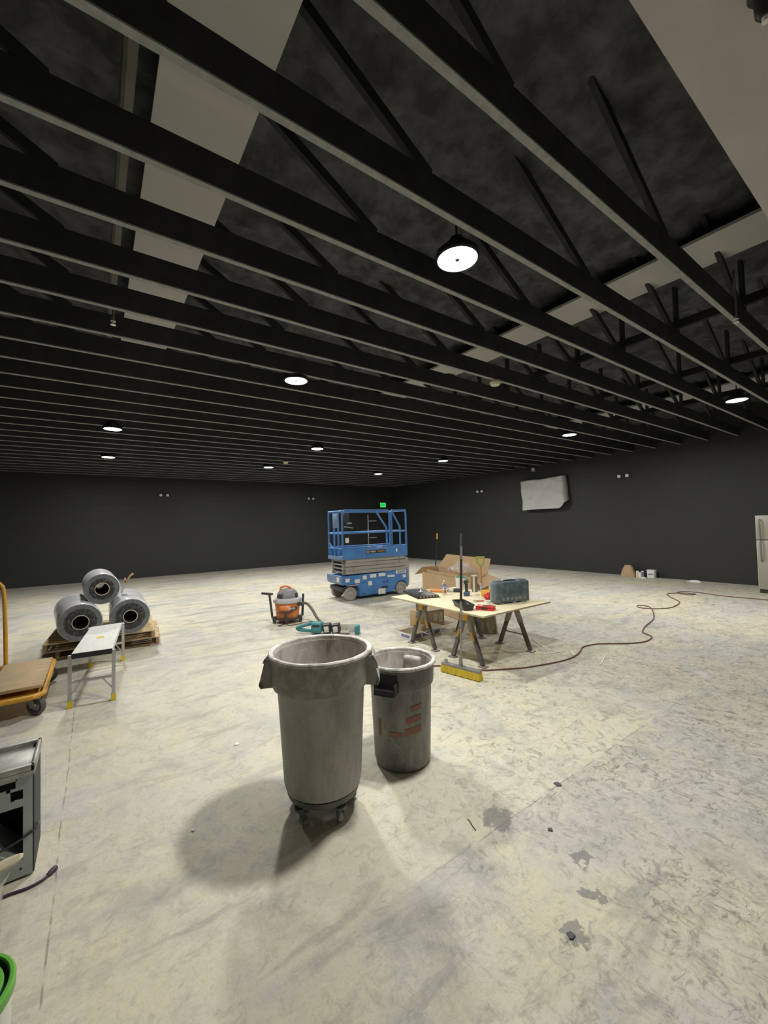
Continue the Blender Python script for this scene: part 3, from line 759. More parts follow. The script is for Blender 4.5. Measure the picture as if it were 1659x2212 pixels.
# a rag lying on the lift's deck
q = MB(); bmesh.ops.create_icosphere(q.bm, subdivisions=4, radius=.12)
for v in q.bm.verts:
    v.co = Vector((v.co.x*1.3, v.co.y, v.co.z*.75))*(1+.45*noise.noise(v.co*14)); v.co += Vector((5.72, 8.3, 1.085))
    v.co.z = max(v.co.z, .986)
tag(q.build('rag', M['rag'], ang=180), 'crumpled white rag lying on the deck of the blue lift', 'rag')

# ------------------------------------------------------------------ plywood table on two sawhorses
TT = .66
def sawhorse(y, lb):
    t = thing('sawhorse', lb, 'sawhorse', (4.215, y, 0), 0, 'folding sawhorses')
    MB().box((-.53, -.028, .552), (.53, .028, .638), bev=.004).build('beam', M['horse'], t)
    for sx in (-1, 1):
        x = sx*.465
        bk = MB().box((x-.05, -.05, .52), (x+.05, .05, .605), bev=.008).build('leg_bracket', M['horse'], t)
        MB().box((x-.076, -.068, .525), (x-.046, -.004, .612), bev=.006).build('latch', M['yellow'], bk)
        MB().box((x-.066, .002, .50), (x-.048, .062, .612), bev=.006).build('end_plate', M['horse'], bk)
        MB().box((x-.03, .051, .53), (x+.03, .06, .60), bev=.003).build('latch', M['yellow'], bk)
        for sy in (-1, 1):
            l = MB()
            a = Vector((x, sy*.03, .555)); b = Vector((x, sy*.245, .02)); c = a.lerp(b, .38)
            l.bar(a, c, .05, .055, M['horse']); l.bar(c, b, .04, .045, M['horse_leg'])
            lg = l.build('leg', None, t, smooth=False)
            MB().box((x-.045, sy*.25-.05, 0), (x+.045, sy*.25+.05, .016), bev=.005).build('foot', M['horse'], lg)
            if sx < 0:
                d = a.lerp(b, .30); e = a.lerp(b, .5)
                MB().bar(d+Vector((-.028, 0, 0)), e+Vector((-.024, 0, 0)), .012, .03).build('slide_clip', M['yellow'], lg, smooth=False)
        MB().tube([(x, -.17, .20), (x, .17, .20)], .008).build('stay', M['horse'], t)
sawhorse(4.39, 'folding steel sawhorse under the back end of the plywood')
sawhorse(3.56, 'folding steel sawhorse under the near end of the plywood')
p = MB().box((3.556, 3.115, TT-.020), (4.87, 4.86, TT), M['ply_edge'])
p.bm.faces.ensure_lookup_table()
k = p._mi(M['ply'])
for f in p.bm.faces:
    if abs(f.normal.z) > .5 or abs(f.calc_center_median().z-TT) < 1e-4: f.material_index = k
tag(p.build('plywood_sheet', None, smooth=False), 'pale plywood sheet laid over two sawhorses as a work table', 'work table')

def tool_case():
    t = thing('tool_case', 'dusty blue-grey tool case standing upright on the plywood', 'tool case', (4.44, 3.43, TT), math.radians(-15))
    W, D, H = .265, .075, .30
    for s in (-1, 1):
        sh = MB().box((-W, min(0, s*D*1.0)+(.004 if s > 0 else 0), .012), (W, max(0, s*D)-(.004 if s < 0 else 0), H-.015), bev=.022, seg=3).build('half_shell', M['case'] if s < 0 else M['case_edge'], t)
        if s < 0:
            for i in range(6):
                x = -.15+i*.066
                MB().box((x-.02, -D-.004, .045), (x+.02, -D+.004, .085), bev=.003).build('moulded_mark', M['case_edge'], sh)
            for x in (-.20, -.12, -.04, .04, .12, .20):
                MB().box((x-.006, -D-.005, .12), (x+.006, -D+.004, H-.05), bev=.003).build('rib', M['case'], sh)
    for x in (-.18, .18): MB().box((x-.05, -.05, H-.02), (x+.05, .05, H+.002), bev=.01).build('shoulder', M['case_edge'], t)
    MB().tube(smoothpath([(-.10, 0, H-.035), (-.085, 0, H-.014), (0, 0, H-.010), (.085, 0, H-.014), (.10, 0, H-.035)], 5), .014, n=8).build('carry_grip', M['black_plastic'], t)
    for x in (-.17, .02, .17): MB().box((x-.03, -D-.006, 0), (x+.03, D+.006, .02), bev=.005).build('foot', M['case_edge'], t)
tool_case()
def flat_case():
    t = thing('fastener_tray', 'flat black slotted tray lying at the left end of the plywood', 'tray', (3.98, 4.70, TT), math.radians(-18))
    L, W = .33, .155
    MB().box((-W, -L, .003), (W, L, .035), bev=.006).build('shell', M['black_plastic'], t)
    MB().box((-W-.02, -L-.02, 0), (W+.02, L+.02, .008), bev=.003).build('lip', M['black_plastic'], t)
    for i in range(6):
        x = -.125+i*.05
        MB().box((x-.014, -L-.003, .010), (x+.014, -L+.002, .028)).build('slot', M['red' if False else 'cardboard'], t, smooth=False)
flat_case()
def figure_clip():
    t = thing('cable_clamp', 'small white plastic clamp lying on the flat black tray', 'clamp', (3.985, 4.68, TT+.036), .5)
    MB().tube([(-.03, 0, .012), (0, 0, .06), (.03, .0, .012)], .011, n=8).build('jaw', M['white_plastic'], t)
    MB().box((-.028, -.014, .055), (.028, .014, .085), bev=.008).build('head', M['white_plastic'], t)
    MB().tube([(-.045, .02, .01), (-.03, 0, .012), (-.01, -.03, .01)], .010, n=8).build('tip', M['white_plastic'], t)
figure_clip()
def bottle():
    t = thing('water_bottle', 'clear plastic water bottle with blue label on the plywood', 'bottle', (4.221, 4.428, TT), 0)
    MB().lathe([(0, .002), (.028, .002), (.032, .012), (.032, .06), (.029, .07), (.032, .08), (.032, .15), (.024, .175), (.013, .192), (.013, .200)], n=24).build('shell', M['pet'], t)
    MB().lathe([(.0328, .095), (.0328, .145)], n=24).build('label_band', M['blue_label'], t)
    MB().lathe([(0, .214), (.014, .214), (.015, .198), (.0, .198)], n=16).build('cap', M['white_plastic'], t)
bottle()
def caulk():
    t = thing('sealant_tube', 'orange sealant tube with white nozzle lying on the plywood', 'sealant tube', (4.30, 4.66, TT+.027), math.radians(-62))
    MB().lathe([(0, -.12), (.024, -.12), (.026, -.115), (.026, .10), (.022, .108), (.0, .11)], n=20, axis='x').build('cartridge', M['tube_orange'], t)
    MB().lathe([(.010, -.18), (.012, -.17), (.016, -.12), (0, -.12)], n=14, axis='x').build('nozzle', M['white_plastic'], t)
    t2 = thing('spray_can', 'dark spray can with white cap lying behind the water bottle', 'spray can', (4.50, 4.50, TT+.029), math.radians(-52))
    MB().lathe([(0, -.10), (.026, -.10), (.028, -.09), (.028, .08), (.022, .095), (0, .095)], n=20, axis='x').build('can', M['black_plastic'], t2)
    MB().lathe([(.0285, -.09), (.0285, -.01)], n=20, axis='x').build('label_band', M['tan_label'], t2)
    MB().lathe([(0, -.15), (.02, -.15), (.024, -.14), (.024, -.10), (0, -.10)], n=16, axis='x').build('cap', M['white_plastic'], t2)
caulk()
def impact():
    t = thing('cordless_driver', 'dark cordless driver standing on its battery behind the broom pole', 'power tool', (4.40, 4.15, TT), math.radians(35))
    MB().box((-.055, -.04, 0), (.065, .04, .062), bev=.012).build('battery', M['blue_tool'], t)
    MB().bar((0, 0, .055), (-.012, 0, .17), .036, .045).build('grip', M['black_plastic'], t)
    MB().lathe([(0, -.075), (.022, -.075), (.03, -.06), (.032, .03), (.02, .06), (.012, .085), (0, .085)], n=18, axis='x', c=(-.012, 0, .205)).build('motor_head', M['dark_metal'], t)
    MB().tube([(.07, 0, .205), (.11, 0, .205)], .008, n=8).build('chuck', M['steel'], t)
impact()
def roll():
    t = thing('paper_roll', 'dark grey cylinder with cream end standing on the plywood', 'roll', (4.751, 4.31, TT), 0)
    MB().lathe([(0, .0), (.044, .0), (.044, .235), (0, .235)], n=28).build('core', M['grey_dark'], t)
    MB().lathe([(0, .236), (.046, .236), (.047, .245), (.044, .252), (0, .252)], n=28).build('end_cap', M['cream'], t)
    MB().lathe([(.0445, .004), (.0445, .232)], n=6, a0=math.radians(190), a1=math.radians(226)).build('seam_strip', M['cream'], t)
roll()
def pail(loc, lb, R, H, topm):
    t = thing('plaster_pail', lb, 'pail', loc, 0)
    MB().lathe([(0, 0), (R*.84, 0), (R*.86, .006), (R*.97, H-.03), (R, H-.03), (R, H-.012), (R-.004, H-.008)], n=36).build('pail_wall', M['bucket_white'], t)
    MB().lathe([(R-.004, H-.010), (R+.004, H-.008), (R+.002, H), (R-.01, H), (R-.02, H-.012), (0, H-.012)], n=36).build('lid', topm, t)
    MB().lathe([(R*.905, H*.25), (R*.955, H*.75)], n=14, a0=math.radians(200), a1=math.radians(290)).build('paper_label', M['tan_label'], t)
    MB().tube(smoothpath([(-R*.7*.9, -R*.7*.9, H-.05), (0, -R*1.1, H-.12), (R*.75, -R*.75, H-.05)], 6), .004, n=6).build('wire_bail', M['dark_metal'], t)
pail((4.78, 4.62, TT), 'white pail with a green top at the back of the plywood', .095, .205, M['bucket_green'])
def paint_tray():
    t = thing('hand_pan', 'dark mud pan lying on the plywood beside the red box', 'mud pan', (3.735, 3.59, TT), math.radians(64))
    # long trough along x, splayed walls
    q = MB(); L, w0, w1, h = .19, .05, .075, .07
    bot = [(-L+.02, -w0, .002), (L-.02, -w0, .002), (L-.02, w0, .002), (-L+.02, w0, .002)]
    top = [(-L, -w1, h), (L, -w1, h), (L, w1, h), (-L, w1, h)]
    for i in range(4): q.quad([bot[i], bot[(i+1) % 4], top[(i+1) % 4], top[i]])
    q.quad(bot)
    q.build('pan', M['dark_metal'], t, smooth=False, solid=.003)
    r = MB(); r.bar((-L, -w1, h), (L, -w1, h), .008); r.bar((-L, w1, h), (L, w1, h), .008); r.bar((-L, -w1, h), (-L, w1, h), .008); r.bar((L, -w1, h), (L, w1, h), .008)
    r.build('rim', M['grip'], t, smooth=False)
    MB().prism([(-.02, .010), (.03, .010), (.03, .05), (-.02, .05)], -.068, -.064).build('price_label', M['tan_label'], t)
paint_tray()
def red_box():
    t = thing('red_bit_case', 'small flat red case at the near corner of the plywood', 'bit case', (3.855, 3.335, TT), math.radians(-68))
    MB().box((-.11, -.05, 0), (.11, .05, .028), bev=.007).build('base', M['red'], t)
    MB().box((-.11, -.05, .029), (.11, .05, .05), bev=.007).build('lid', M['red'], t)
    MB().box((-.035, -.056, .012), (.035, -.046, .04), bev=.003).build('latch', M['black_plastic'], t)
    MB().box((-.03, -.02, .0495), (.05, .02, .0515)).build('label_patch', M['black_plastic'], t)
    MB().box((-.07, -.03, .0495), (-.035, .03, .0512)).build('label_patch', M['tan_label'], t)
red_box()
def sheet_scraps():
    t = thing('red_cutter', 'small red handled cutter lying in a clear wrapper on the plywood', 'cutter', (4.19, 3.71, TT), math.radians(-40))
    MB().tube([(-.05, 0, .012), (0, .01, .014), (.045, .015, .012)], .010, n=8).build('handle', M['red'], t)
    MB().lathe([(.014, -.004), (.03, -.004), (.03, .004), (.014, .004), (.014, -.004)], n=20, c=(-.07, .0, .02)).build('finger_ring', M['steel'], t)
    MB().grid(lambda u, v: (-.12+.2*u, -.03+.15*v, .012+.03*abs(noise.noise((u*4, v*4, 2)))+.02*math.sin(u*PI)*math.sin(v*PI)), 14, 12).build('clear_wrapper', M['bag_clear'], t, ang=180)
    t = thing('tape_measure_hat', 'red rounded glove lying left of the tool case', 'glove', (4.42, 3.75, TT), math.radians(10))
    t.name = 'work_glove'
    q = MB(); bmesh.ops.create_icosphere(q.bm, subdivisions=4, radius=1)
    for v in q.bm.verts: v.co = Vector((v.co.x*.10, v.co.y*.07, max(v.co.z*.05, -.04)))*(1+.12*noise.noise(v.co*2.5))+Vector((0, 0, .044))
    q.build('palm', M['red'], t, ang=180)
    c = MB(); c.lathe([(.03, .06), (.045, .062), (.05, .13), (.04, .132), (.03, .06)], n=20, axis='x', c=(0, -.01, .052)); c.build('cuff', M['rag'], t)
    o = MB().box((4.50, 3.82, TT), (4.78, 3.98, TT+.09), bev=.02).build('yellow_pouch', M['yellow'])
    tag(o, 'yellow pouch lying behind the tool case on the plywood', 'pouch')
sheet_scraps()
def cup():
    t = thing('small_white_tub', 'small white tub in front of the tool case end', 'tub', (4.10, 3.50, TT), 0)
    MB().lathe([(0, 0), (.026, 0), (.030, .05), (.028, .052), (.026, .05), (.024, .004), (0, .004)], n=20).build('tub', M['white_plastic'], t)
    MB().lathe([(0, .053), (.032, .053), (.033, .06), (0, .062)], n=20).build('lid', M['white_plastic'], t)
cup()

# ------------------------------------------------------------------ push broom
def broom():
    t = thing('push_broom', 'yellow push broom standing upright in front of the plywood table', 'push broom', (3.35, 3.285, 0), 0)
    a, b = Vector((-.05, .245, 0)), Vector((.05, -.245, 0)); d = (b-a).normalized(); nrm = Vector((-d.y, d.x, 0))
    ang = math.atan2(d.y, d.x); rot = Matrix.Rotation(ang, 3, 'Z'); L = (b-a).length
    q = MB().box((-L/2, -.032, .082), (L/2, .032, .112), bev=.008)
    for v in q.bm.verts: v.co = rot @ v.co
    q.build('head_block', M['horse'], t)
    # bristle tufts in rows: one part
    q = MB(); N = 30
    for i in range(N):
        for j in range(5):
            x = -L/2+.008+(L-.016)*i/(N-1); y = -.026+.052*j/4; z = .004+random.random()*.008
            sp = 1.25
            p0 = rot @ Vector((x, y, .084)); p1 = rot @ Vector((x*1.01+random.uniform(-.003, .003), y*sp, z))
            q.bar(p0, p1, .017, .014)
    q.build('bristles', M['bristle'], t, smooth=False)
    sk = MB(); sk.lathe([(0, .105), (.022, .105), (.024, .13), (.018, .19), (.015, .19)], n=14); sk.build('socket', M['horse'], t)
    cl = MB().box((-.02, -.012, .112), (.02, .012, .145), bev=.004)
    for v in cl.bm.verts: v.co = rot @ (v.co+Vector((-L/2+.05, 0, 0)))
    cl.build('scraper_clip', M['steel'], t)
    top = Vector((.095, .02, 1.60)); base = Vector((0, 0, .12))
    MB().tube([base, base.lerp(top, .5)], .0125, n=12).build('lower_pole', M['horse'], t)
    MB().tube([base.lerp(top, .48), base.lerp(top, .80)], .0145, n=12).build('pole_sleeve', M['pole'], t)
    MB().tube([base.lerp(top, .80), base.lerp(top, .90)], .0150, n=12).build('bright_sleeve', M['chrome'], t)
    MB().tube([base.lerp(top, .90), base.lerp(top, .985), top], [.0155, .0155, .010], n=12).build('hand_grip', M['grip'], t)
broom()

# ------------------------------------------------------------------ cardboard boxes and things behind the table
def big_box():
    # near face runs from (5.54,6.46) to (5.13,4.72); opens at the top
    A, B = Vector((5.13, 4.74, 0)), Vector((5.53, 6.44, 0)); L = (B-A).length
    t = thing('cardboard_box', 'large open cardboard box standing behind the plywood table', 'cardboard box', A, math.atan2(B.y-A.y, B.x-A.x))
    D, H, th = .36, .83, .008
    # local: x along near face, -y is away from the camera
    w = MB()
    w.box((0, -th, 0), (L, 0, H-.10)); w.box((0, -D, 0), (L, -D+th, H)); w.box((0, -D, 0), (th, 0, H)); w.box((L-th, -D, 0), (L, 0, H)); w.box((0, -D, 0), (L, 0, th))
    w.build('carton_wall', M['cardboard'], t, smooth=False)
    MB().box((.02, -.05, H-.30), (L-.12, -.042, H-.045)).build('folded_flap', M['cardboard'], t, smooth=False)
    MB().quad([(.02, -D, H), (L-.06, -D, H), (L-.30, -D-.06, H+.26), (.0, -D-.06, H+.26)]).build('back_flap', M['cardboard'], t, smooth=False, solid=.007)
    MB().quad([(L, -D, H), (L, -.0, H), (L+.27, .04, H-.18), (L+.27, -D-.02, H-.14)]).build('side_flap', M['cardboard'], t, smooth=False, solid=.007)
    MB().quad([(0, -D, H), (0, -.02, H), (-.24, -.06, H-.19), (-.26, -D-.06, H-.06)]).build('side_flap', M['cardboard'], t, smooth=False, solid=.007)
    q = MB(); 
    def wr(u, v):
        x = .25+.62*u; y = -D+.02+(D-.06)*v
        n = noise.noise((u*5, v*4, 3)); n2 = noise.noise((u*13, v*10, 8))
        return (x, y, max(H+.012, H+.02+.15*math.sin(u*PI)*math.sin(v*PI)**.5+.10*n*math.sin(u*PI)+.04*n2))
    q.grid(wr, 40, 20)
    o = q.build('plastic_film', M['bag_clear'], ang=180)
    o.matrix_world = Matrix.Translation(A) @ Matrix.Rotation(math.atan2(B.y-A.y, B.x-A.x), 4, 'Z')
    tag(o, 'crumpled clear plastic film spilling out of the large cardboard box', 'plastic film')
big_box()
def shovel():
    t = thing('shovel', 'shovel with a lime green handle leaning by the cardboard box', 'shovel', (5.02, 4.42, 0), math.radians(-43))
    a, b = Vector((0, 0, .30)), Vector((.0, .02, 1.02))
    MB().tube([a, b], .018, n=12).build('shaft', M['wood'], t)
    MB().tube([a.lerp(b, .38), a.lerp(b, .62)], .0185, n=12).build('sticker', M['tan_label'], t)
    MB().tube([a.lerp(b, .0), a.lerp(b, .14)], .021, n=12).build('socket', M['orange_old'], t)
    h = MB(); z = 1.00
    h.tube([(0, .02, z), (0, .02, z+.03)], [.02, .024], n=12)
    h.tube([(0, .02, z+.02), (-.045, .02, z+.07), (-.06, .02, z+.12), (-.06, .02, z+.155)], .013, n=10)
    h.tube([(0, .02, z+.02), (.045, .02, z+.07), (.06, .02, z+.12), (.06, .02, z+.155)], .013, n=10)
    h.tube([(-.07, .02, z+.158), (.07, .02, z+.158)], .016, n=12)
    h.build('hand_grip', M['green_handle'], t)
    q = MB().grid(lambda u, v: ((u-.5)*.22*(1-.5*max(0, (.3-v)/.3)**2), -.03+.03*math.cos((u-.5)*PI)-.01*v, .02+.29*v), 14, 10)
    q.build('blade', M['dark_metal'], t, ang=180, solid=.004)
shovel()
def pole():
    t = thing('mop_handle', 'dark pole with a yellow end leaning behind the cardboard box', 'pole', (6.93, 7.62, 0), 0)
    a, b = Vector((0, 0, 0)), Vector((.10, -.05, 1.48))
    MB().tube([a, a.lerp(b, .9)], .014, n=10).build('shaft', M['pole'], t)
    MB().tube([a.lerp(b, .9), b.lerp(a, .02), b], [.0185, .0185, .012], n=10).build('yellow_grip', M['yellow'], t)
pole()
def sack():
    t = thing('fibre_sack', 'brown streaked sack standing on the floor under the plywood', 'sack', (4.98, 4.30, 0), math.radians(-46))
    def fn(u, v):
        a = 2*PI*u; hx = .165+.0*v; hy = .075-.025*v; z = .002+.40*v
        c, s = math.cos(a), math.sin(a)
        x = hx*(1 if c > 0 else -1)*abs(c)**.5+.045*(1-v)-.04; y = hy*(1 if s > 0 else -1)*abs(s)**.5
        y += .008*math.sin(u*40+v*3)+.012*noise.noise((u*8, v*4, 2))
        return (x, y, z+.012*noise.noise((u*6, 1, 1))*v)
    q = MB().grid(fn, 64, 12); bmesh.ops.remove_doubles(q.bm, verts=q.bm.verts[:], dist=.0005)
    q.build('sack_wall', M['sack'], t, ang=60)
    MB().grid(lambda u, v: (-.165+.31*u, -.04+.08*v, .39+.006*math.sin(u*9)), 8, 4).build('sack_top', M['cardboard'], t, ang=180)
sack()
def low_box():
    t = thing('open_tray_box', 'long low white printed box under the back of the plywood', 'carton', (4.10, 4.885, 0), math.radians(4))
    L, D, H, th = .62, .30, .095, .006
    w = MB(); w.box((-.32, -.16, 0), (.32, -.16+th, H)); w.box((-.32, .16-th, 0), (.32, .16, H)); w.box((-.32, -.16, 0), (-.32+th, .16, H)); w.box((.32-th, -.16, 0), (.32, .16, H+.03)); w.box((-.32, -.16, 0), (.32, .16, th))
    w.build('carton_wall', M['bucket_white'], t, smooth=False)
    MB().box((-.30, -.145, .006), (.30, .145, .012)).build('carton_floor', M['cardboard'], t, smooth=False)
    for (xa, xb) in ((.16, .29), (-.08, .12), (-.28, -.12)):
        MB().box((xa, -.162, .02), (xb, -.1595, .075)).build('printed_panel', M['purple'], t, smooth=False)
    MB().box((-.322, -.12, .03), (-.3195, .06, .07)).build('printed_panel', M['purple'], t, smooth=False)
low_box()
def carton():
    t = thing('carton', 'brown cardboard carton with labels behind the low white box', 'carton', (4.64, 5.25, 0), math.radians(-6))
    MB().box((-.30, -.15, 0), (.20, .15, .27), bev=.004).build('carton_wall', M['cardboard'], t)
    MB().box((-.02, -.153, .10), (.06, -.1495, .21)).build('shipping_label', M['tan_label'], t, smooth=False)
    MB().box((.10, -.153, .07), (.16, -.1495, .22)).build('shipping_label', M['tan_label'], t, smooth=False)
    MB().box((-.305, -.151, .245), (.205, -.03, .2715)).build('packing_tape', M['cable_tan'], t, smooth=False)
carton()

# ------------------------------------------------------------------ vacuum
def vacuum():
    t = thing('shop_vacuum', 'orange and grey drum vacuum on castors near the scissor lift', 'vacuum cleaner', (2.88, 7.16, 0), math.radians(-24)); t.scale = (1.12, 1.12, 1.10)
    MB().lathe([(0, .075), (.165, .075), (.178, .085), (.205, .33), (.205, .345), (0, .345)], n=40).build('drum', M['orange'], t)
    MB().lathe([(.206, .325), (.225, .33), (.228, .36), (.215, .385), (.18, .40), (0, .41)], n=40).build('lid', M['vac_lid'], t)
    MB().lathe([(.165, .39), (.168, .43), (.15, .49), (.11, .53), (.05, .55), (0, .552)], n=32).build('motor_dome', M['vac_grey'], t)
    for a0 in (200, 320):
        MB().lathe([(.172, .405), (.172, .445), (.160, .475)], n=8, a0=math.radians(a0), a1=math.radians(a0+45)).build('vent', M['vac_dark'], t)
    MB().tube(smoothpath([(-.11, -.02, .52), (-.09, -.02, .575), (.0, -.02, .585), (.07, -.03, .54), (.10, -.06, .49)], 5), .018, n=8).build('carry_handle', M['orange'], t)
    # embossed front panels
    MB().lathe([(.196, .16), (.2075, .30)], n=10, a0=math.radians(235), a1=math.radians(285)).build('front_panel', M['orange'], t, solid=.008)
    lb = MB().lathe([(.2015, .215), (.2065, .268)], n=10, a0=math.radians(268), a1=math.radians(318)).build('brand_band', M['vac_dark'], t, solid=.004)
    tx = text_mesh('lettering', 'RIDGID', .042, M['text_white'], lb, (.075, -.2065, .243), (PI/2, 0, math.radians(20)), sx=.8)
    # dolly ring, three castors and the accessory wands
    MB().lathe([(.17, .06), (.215, .06), (.215, .085), (.17, .085), (.17, .06)], n=36).build('dolly_ring', M['vac_dark'], t)
    for a in (205, 268, 335, 90):
        ca, sa = math.cos(math.radians(a)), math.sin(math.radians(a))
        cs = MB().box((-.03, -.025, .045), (.03, .025, .115), bev=.008)
        for v in cs.bm.verts: v.co += Vector((.225*ca, .225*sa, 0))
        c = cs.build('castor', M['vac_dark'], t)
        MB().lathe([(0, -.018), (.024, -.018), (.028, -.012), (.028, .012), (.024, .018), (0, .018)], n=18, axis='y', c=(.225*ca, .225*sa, .028)).build('wheel', M['vac_dark'], c)
    MB().box((-.16, -.235, .185), (.10, -.195, .20), bev=.006).build('tool_shelf', M['vac_dark'], t)
    MB().bar((-.02, -.22, .08), (-.02, -.215, .19), .05, .03).build('shelf_post', M['vac_dark'], t)
    MB().tube([(-.235, -.09, .09), (-.275, -.10, .47)], .018, n=10).build('wand', M['vac_dark'], t)
    q = MB().box((-.40, -.125, .475), (-.22, -.075, .51), bev=.008, rot=Matrix.Rotation(math.radians(8), 3, 'Y')); q.build('floor_nozzle', M['vac_dark'], t)
    MB().tube([(.235, -.04, .09), (.255, -.03, .45)], .020, n=10).build('wand', M['vac_dark'], t)
    MB().tube([(.17, -.10, .30), (.235, -.12, .30)], .032, n=12).build('inlet', M['vac_dark'], t)
    # ribbed hose
    path = smoothpath([(.22, -.12, .30), (.30, -.16, .31), (.38, -.26, .24), (.47, -.40, .10), (.56, -.55, .035), (.62, -.66, .03)], 14)
    rr = [.021+.0022*(i % 2) for i in range(len(path))]
    MB().tube(path, rr, n=10).build('hose', M['hose_grey'], t)
vacuum()
pth = smoothpath([(2.75, 6.98, .006), (2.60, 6.90, .006), (2.85, 6.80, .006), (3.15, 6.85, .006), (3.30, 6.70, .006), (3.28, 6.55, .006)], 6)
tag(MB().tube(pth, .006, n=6).build('power_cord', M['cord']), 'thin dark power cord on the floor beside the drum vacuum', 'cord')

# ------------------------------------------------------------------ teal cordless tool lying behind the big bin
def saw():
    A, B = Vector((2.68, 6.22, 0)), Vector((3.42, 5.56, 0)); L = (B-A).length
    t = thing('cordless_cutter', 'teal cordless cutting tool lying on the floor behind the big bin', 'power tool', A, math.atan2(B.y-A.y, B.x-A.x))
    MB().tube(smoothpath([(.28, .03, .17), (.16, .0, .15), (.02, .0, .11), (-.02, 0, .085), (.04, 0, .06), (.18, 0, .05), (.32, 0, .035)], 6), .028, n=10).build('rear_handle', M['teal'], t)
    MB().box((.22, -.075, .02), (.40, .075, .19), bev=.035, seg=3).build('motor_body', M['teal'], t)
    MB().box((.25, -.08, .125), (.37, -.06, .155), bev=.006).build('vent', M['black_plastic'], t)
    for i, x in enumerate((.42, .565)):
        b = MB().box((x, -.085, .02), (x+.125, .06, .165), bev=.015, rot=Matrix.Rotation(math.radians(-8), 3, 'Y')).build('battery', M['black_plastic'], t)
        MB().box((x+.025, -.090, .045), (x+.10, -.083, .135), bev=.003, rot=Matrix.Rotation(math.radians(-8), 3, 'Y')).build('battery_label', M['tan_label'], b)
    MB().box((.70, -.06, .02), (.84, .06, .06), bev=.01).build('foot_plate', M['tool_pale'], t)
    MB().box((.66, .03, .02), (.96, .06, .15), bev=.01).build('guard', M['tool_pale'], t)
    MB().lathe([(0, -.01), (.06, -.01), (.06, .01), (0, .01)], n=28, axis='y', c=(.76, -.02, .065)).build('blade', M['steel'], t)
    MB().box((.93, -.06, .0), (1.0, .06, .14), bev=.015).build('front_cap', M['teal'], t)
saw()

# ------------------------------------------------------------------ pallets and film rolls
def pallet(loc, rz, lb, W=1.30, D=1.30, mt='pallet'):
    t = thing('pallet', lb, 'pallet', loc, rz, 'stacked wooden pallets')
    for i in range(3):
        x = [.0, W/2-.02, W-.04][i]
        MB().box((x, 0, .018), (x+.04, D, .105)).build('stringer', M['pallet_dark'], t, smooth=False)
    for i in range(12):
        y = (D-.066)*i/11
        MB().box((0, y, .106), (W, y+.066, .122), bev=.002).build('top_board', M[mt], t)
    for i in range(4):
        y = (D-.09)*i/3
        MB().box((0, y, 0), (W, y+.09, .0175), bev=.002).build('bottom_board', M['pallet_dark'], t)
pallet((-.44, 7.20, 0), math.radians(-5), 'lower wooden pallet of the stack under the wrapped rolls', 1.24)
pallet((-.57, 7.10, .1222), math.radians(-4), 'upper wooden pallet of the stack, right under the wrapped rolls')
def film_roll(near, far, R, ri, lb):
    near, far = Vector(near), Vector(far); d = (far-near); L = d.length
    t = thing('wrapped_roll', lb, 'wrapped roll', near, math.atan2(d.y, d.x)-PI/2, 'film-wrapped black rolls')
    # axis along local y
    n = 48
    q = MB().lathe([(R-.012, -.003), (R-.005, .003), (R, .02), (R, L*.3), (R+.004, L*.33), (R-.003, L*.5), (R+.003, L*.66), (R, L-.02), (R-.02, L)], n=n, axis='y')
    for v in q.bm.verts:
        k = 1+.012*noise.noise(v.co*4); v.co.x *= k; v.co.z *= k
        if math.hypot(v.co.x, v.co.z) > R: 
            f = R/math.hypot(v.co.x, v.co.z); v.co.x *= f; v.co.z *= f
    q.build('film_wrap', M['wrap'], t, ang=60)
    e = MB().lathe([(ri, .004), (ri+.05, -.004), (R-.07, .002), (R-.03, -.002), (R-.010, -.002)], n=n, axis='y', ms=[M['roll_end']]*2+[M['roll_edge']]*2)
    e.build('roll_end', None, t)
    MB().lathe([(ri, L-.002), (R-.02, L-.002)], n=n, axis='y').build('roll_end', M['roll_end'], t)
    c = MB().lathe([(ri+.004, -.012), (ri-.006, -.012)], n=n, axis='y', m=M['tube_card'])
    c.lathe([(ri-.006, -.012), (ri-.006, L+.004)], n=n, axis='y', m=M['tube_in']); c.lathe([(ri+.004, -.012), (ri+.004, L+.004)], n=n, axis='y', m=M['tube_card'])
    c.build('card_core', None, t)
    return t
zc = .2445+.256
film_roll((-.159, 6.96, zc), (-.27, 8.20, zc), .255, .095, 'left lower wrapped black roll on the pallets')
film_roll((.417, 6.95, zc), (.44, 8.20, zc), .255, .088, 'right lower wrapped black roll on the pallets')
film_roll((.088, 7.25, .895), (.055, 8.27, .895), .225, .088, 'topmost wrapped black roll lying across the other two')
q = MB()
q.grid(lambda u, v: (.335+.07*u+.010*noise.noise((u*4, v*4, 1)), 7.40+.25*v, .772+.22*u*(1-.4*v)+.012*noise.noise((u*5, v*5, 4))), 14, 12)
q.tube([(.395, 7.45, .93), (.44, 7.45, 1.03), (.49, 7.45, 1.07)], .014, n=8); q.tube([(.39, 7.55, .92), (.385, 7.55, 1.0)], .012, n=8)
o = q.build('torn_paper', M['paper'], ang=180)
tag(o, 'torn brown paper sticking up beside the topmost wrapped roll', 'paper')

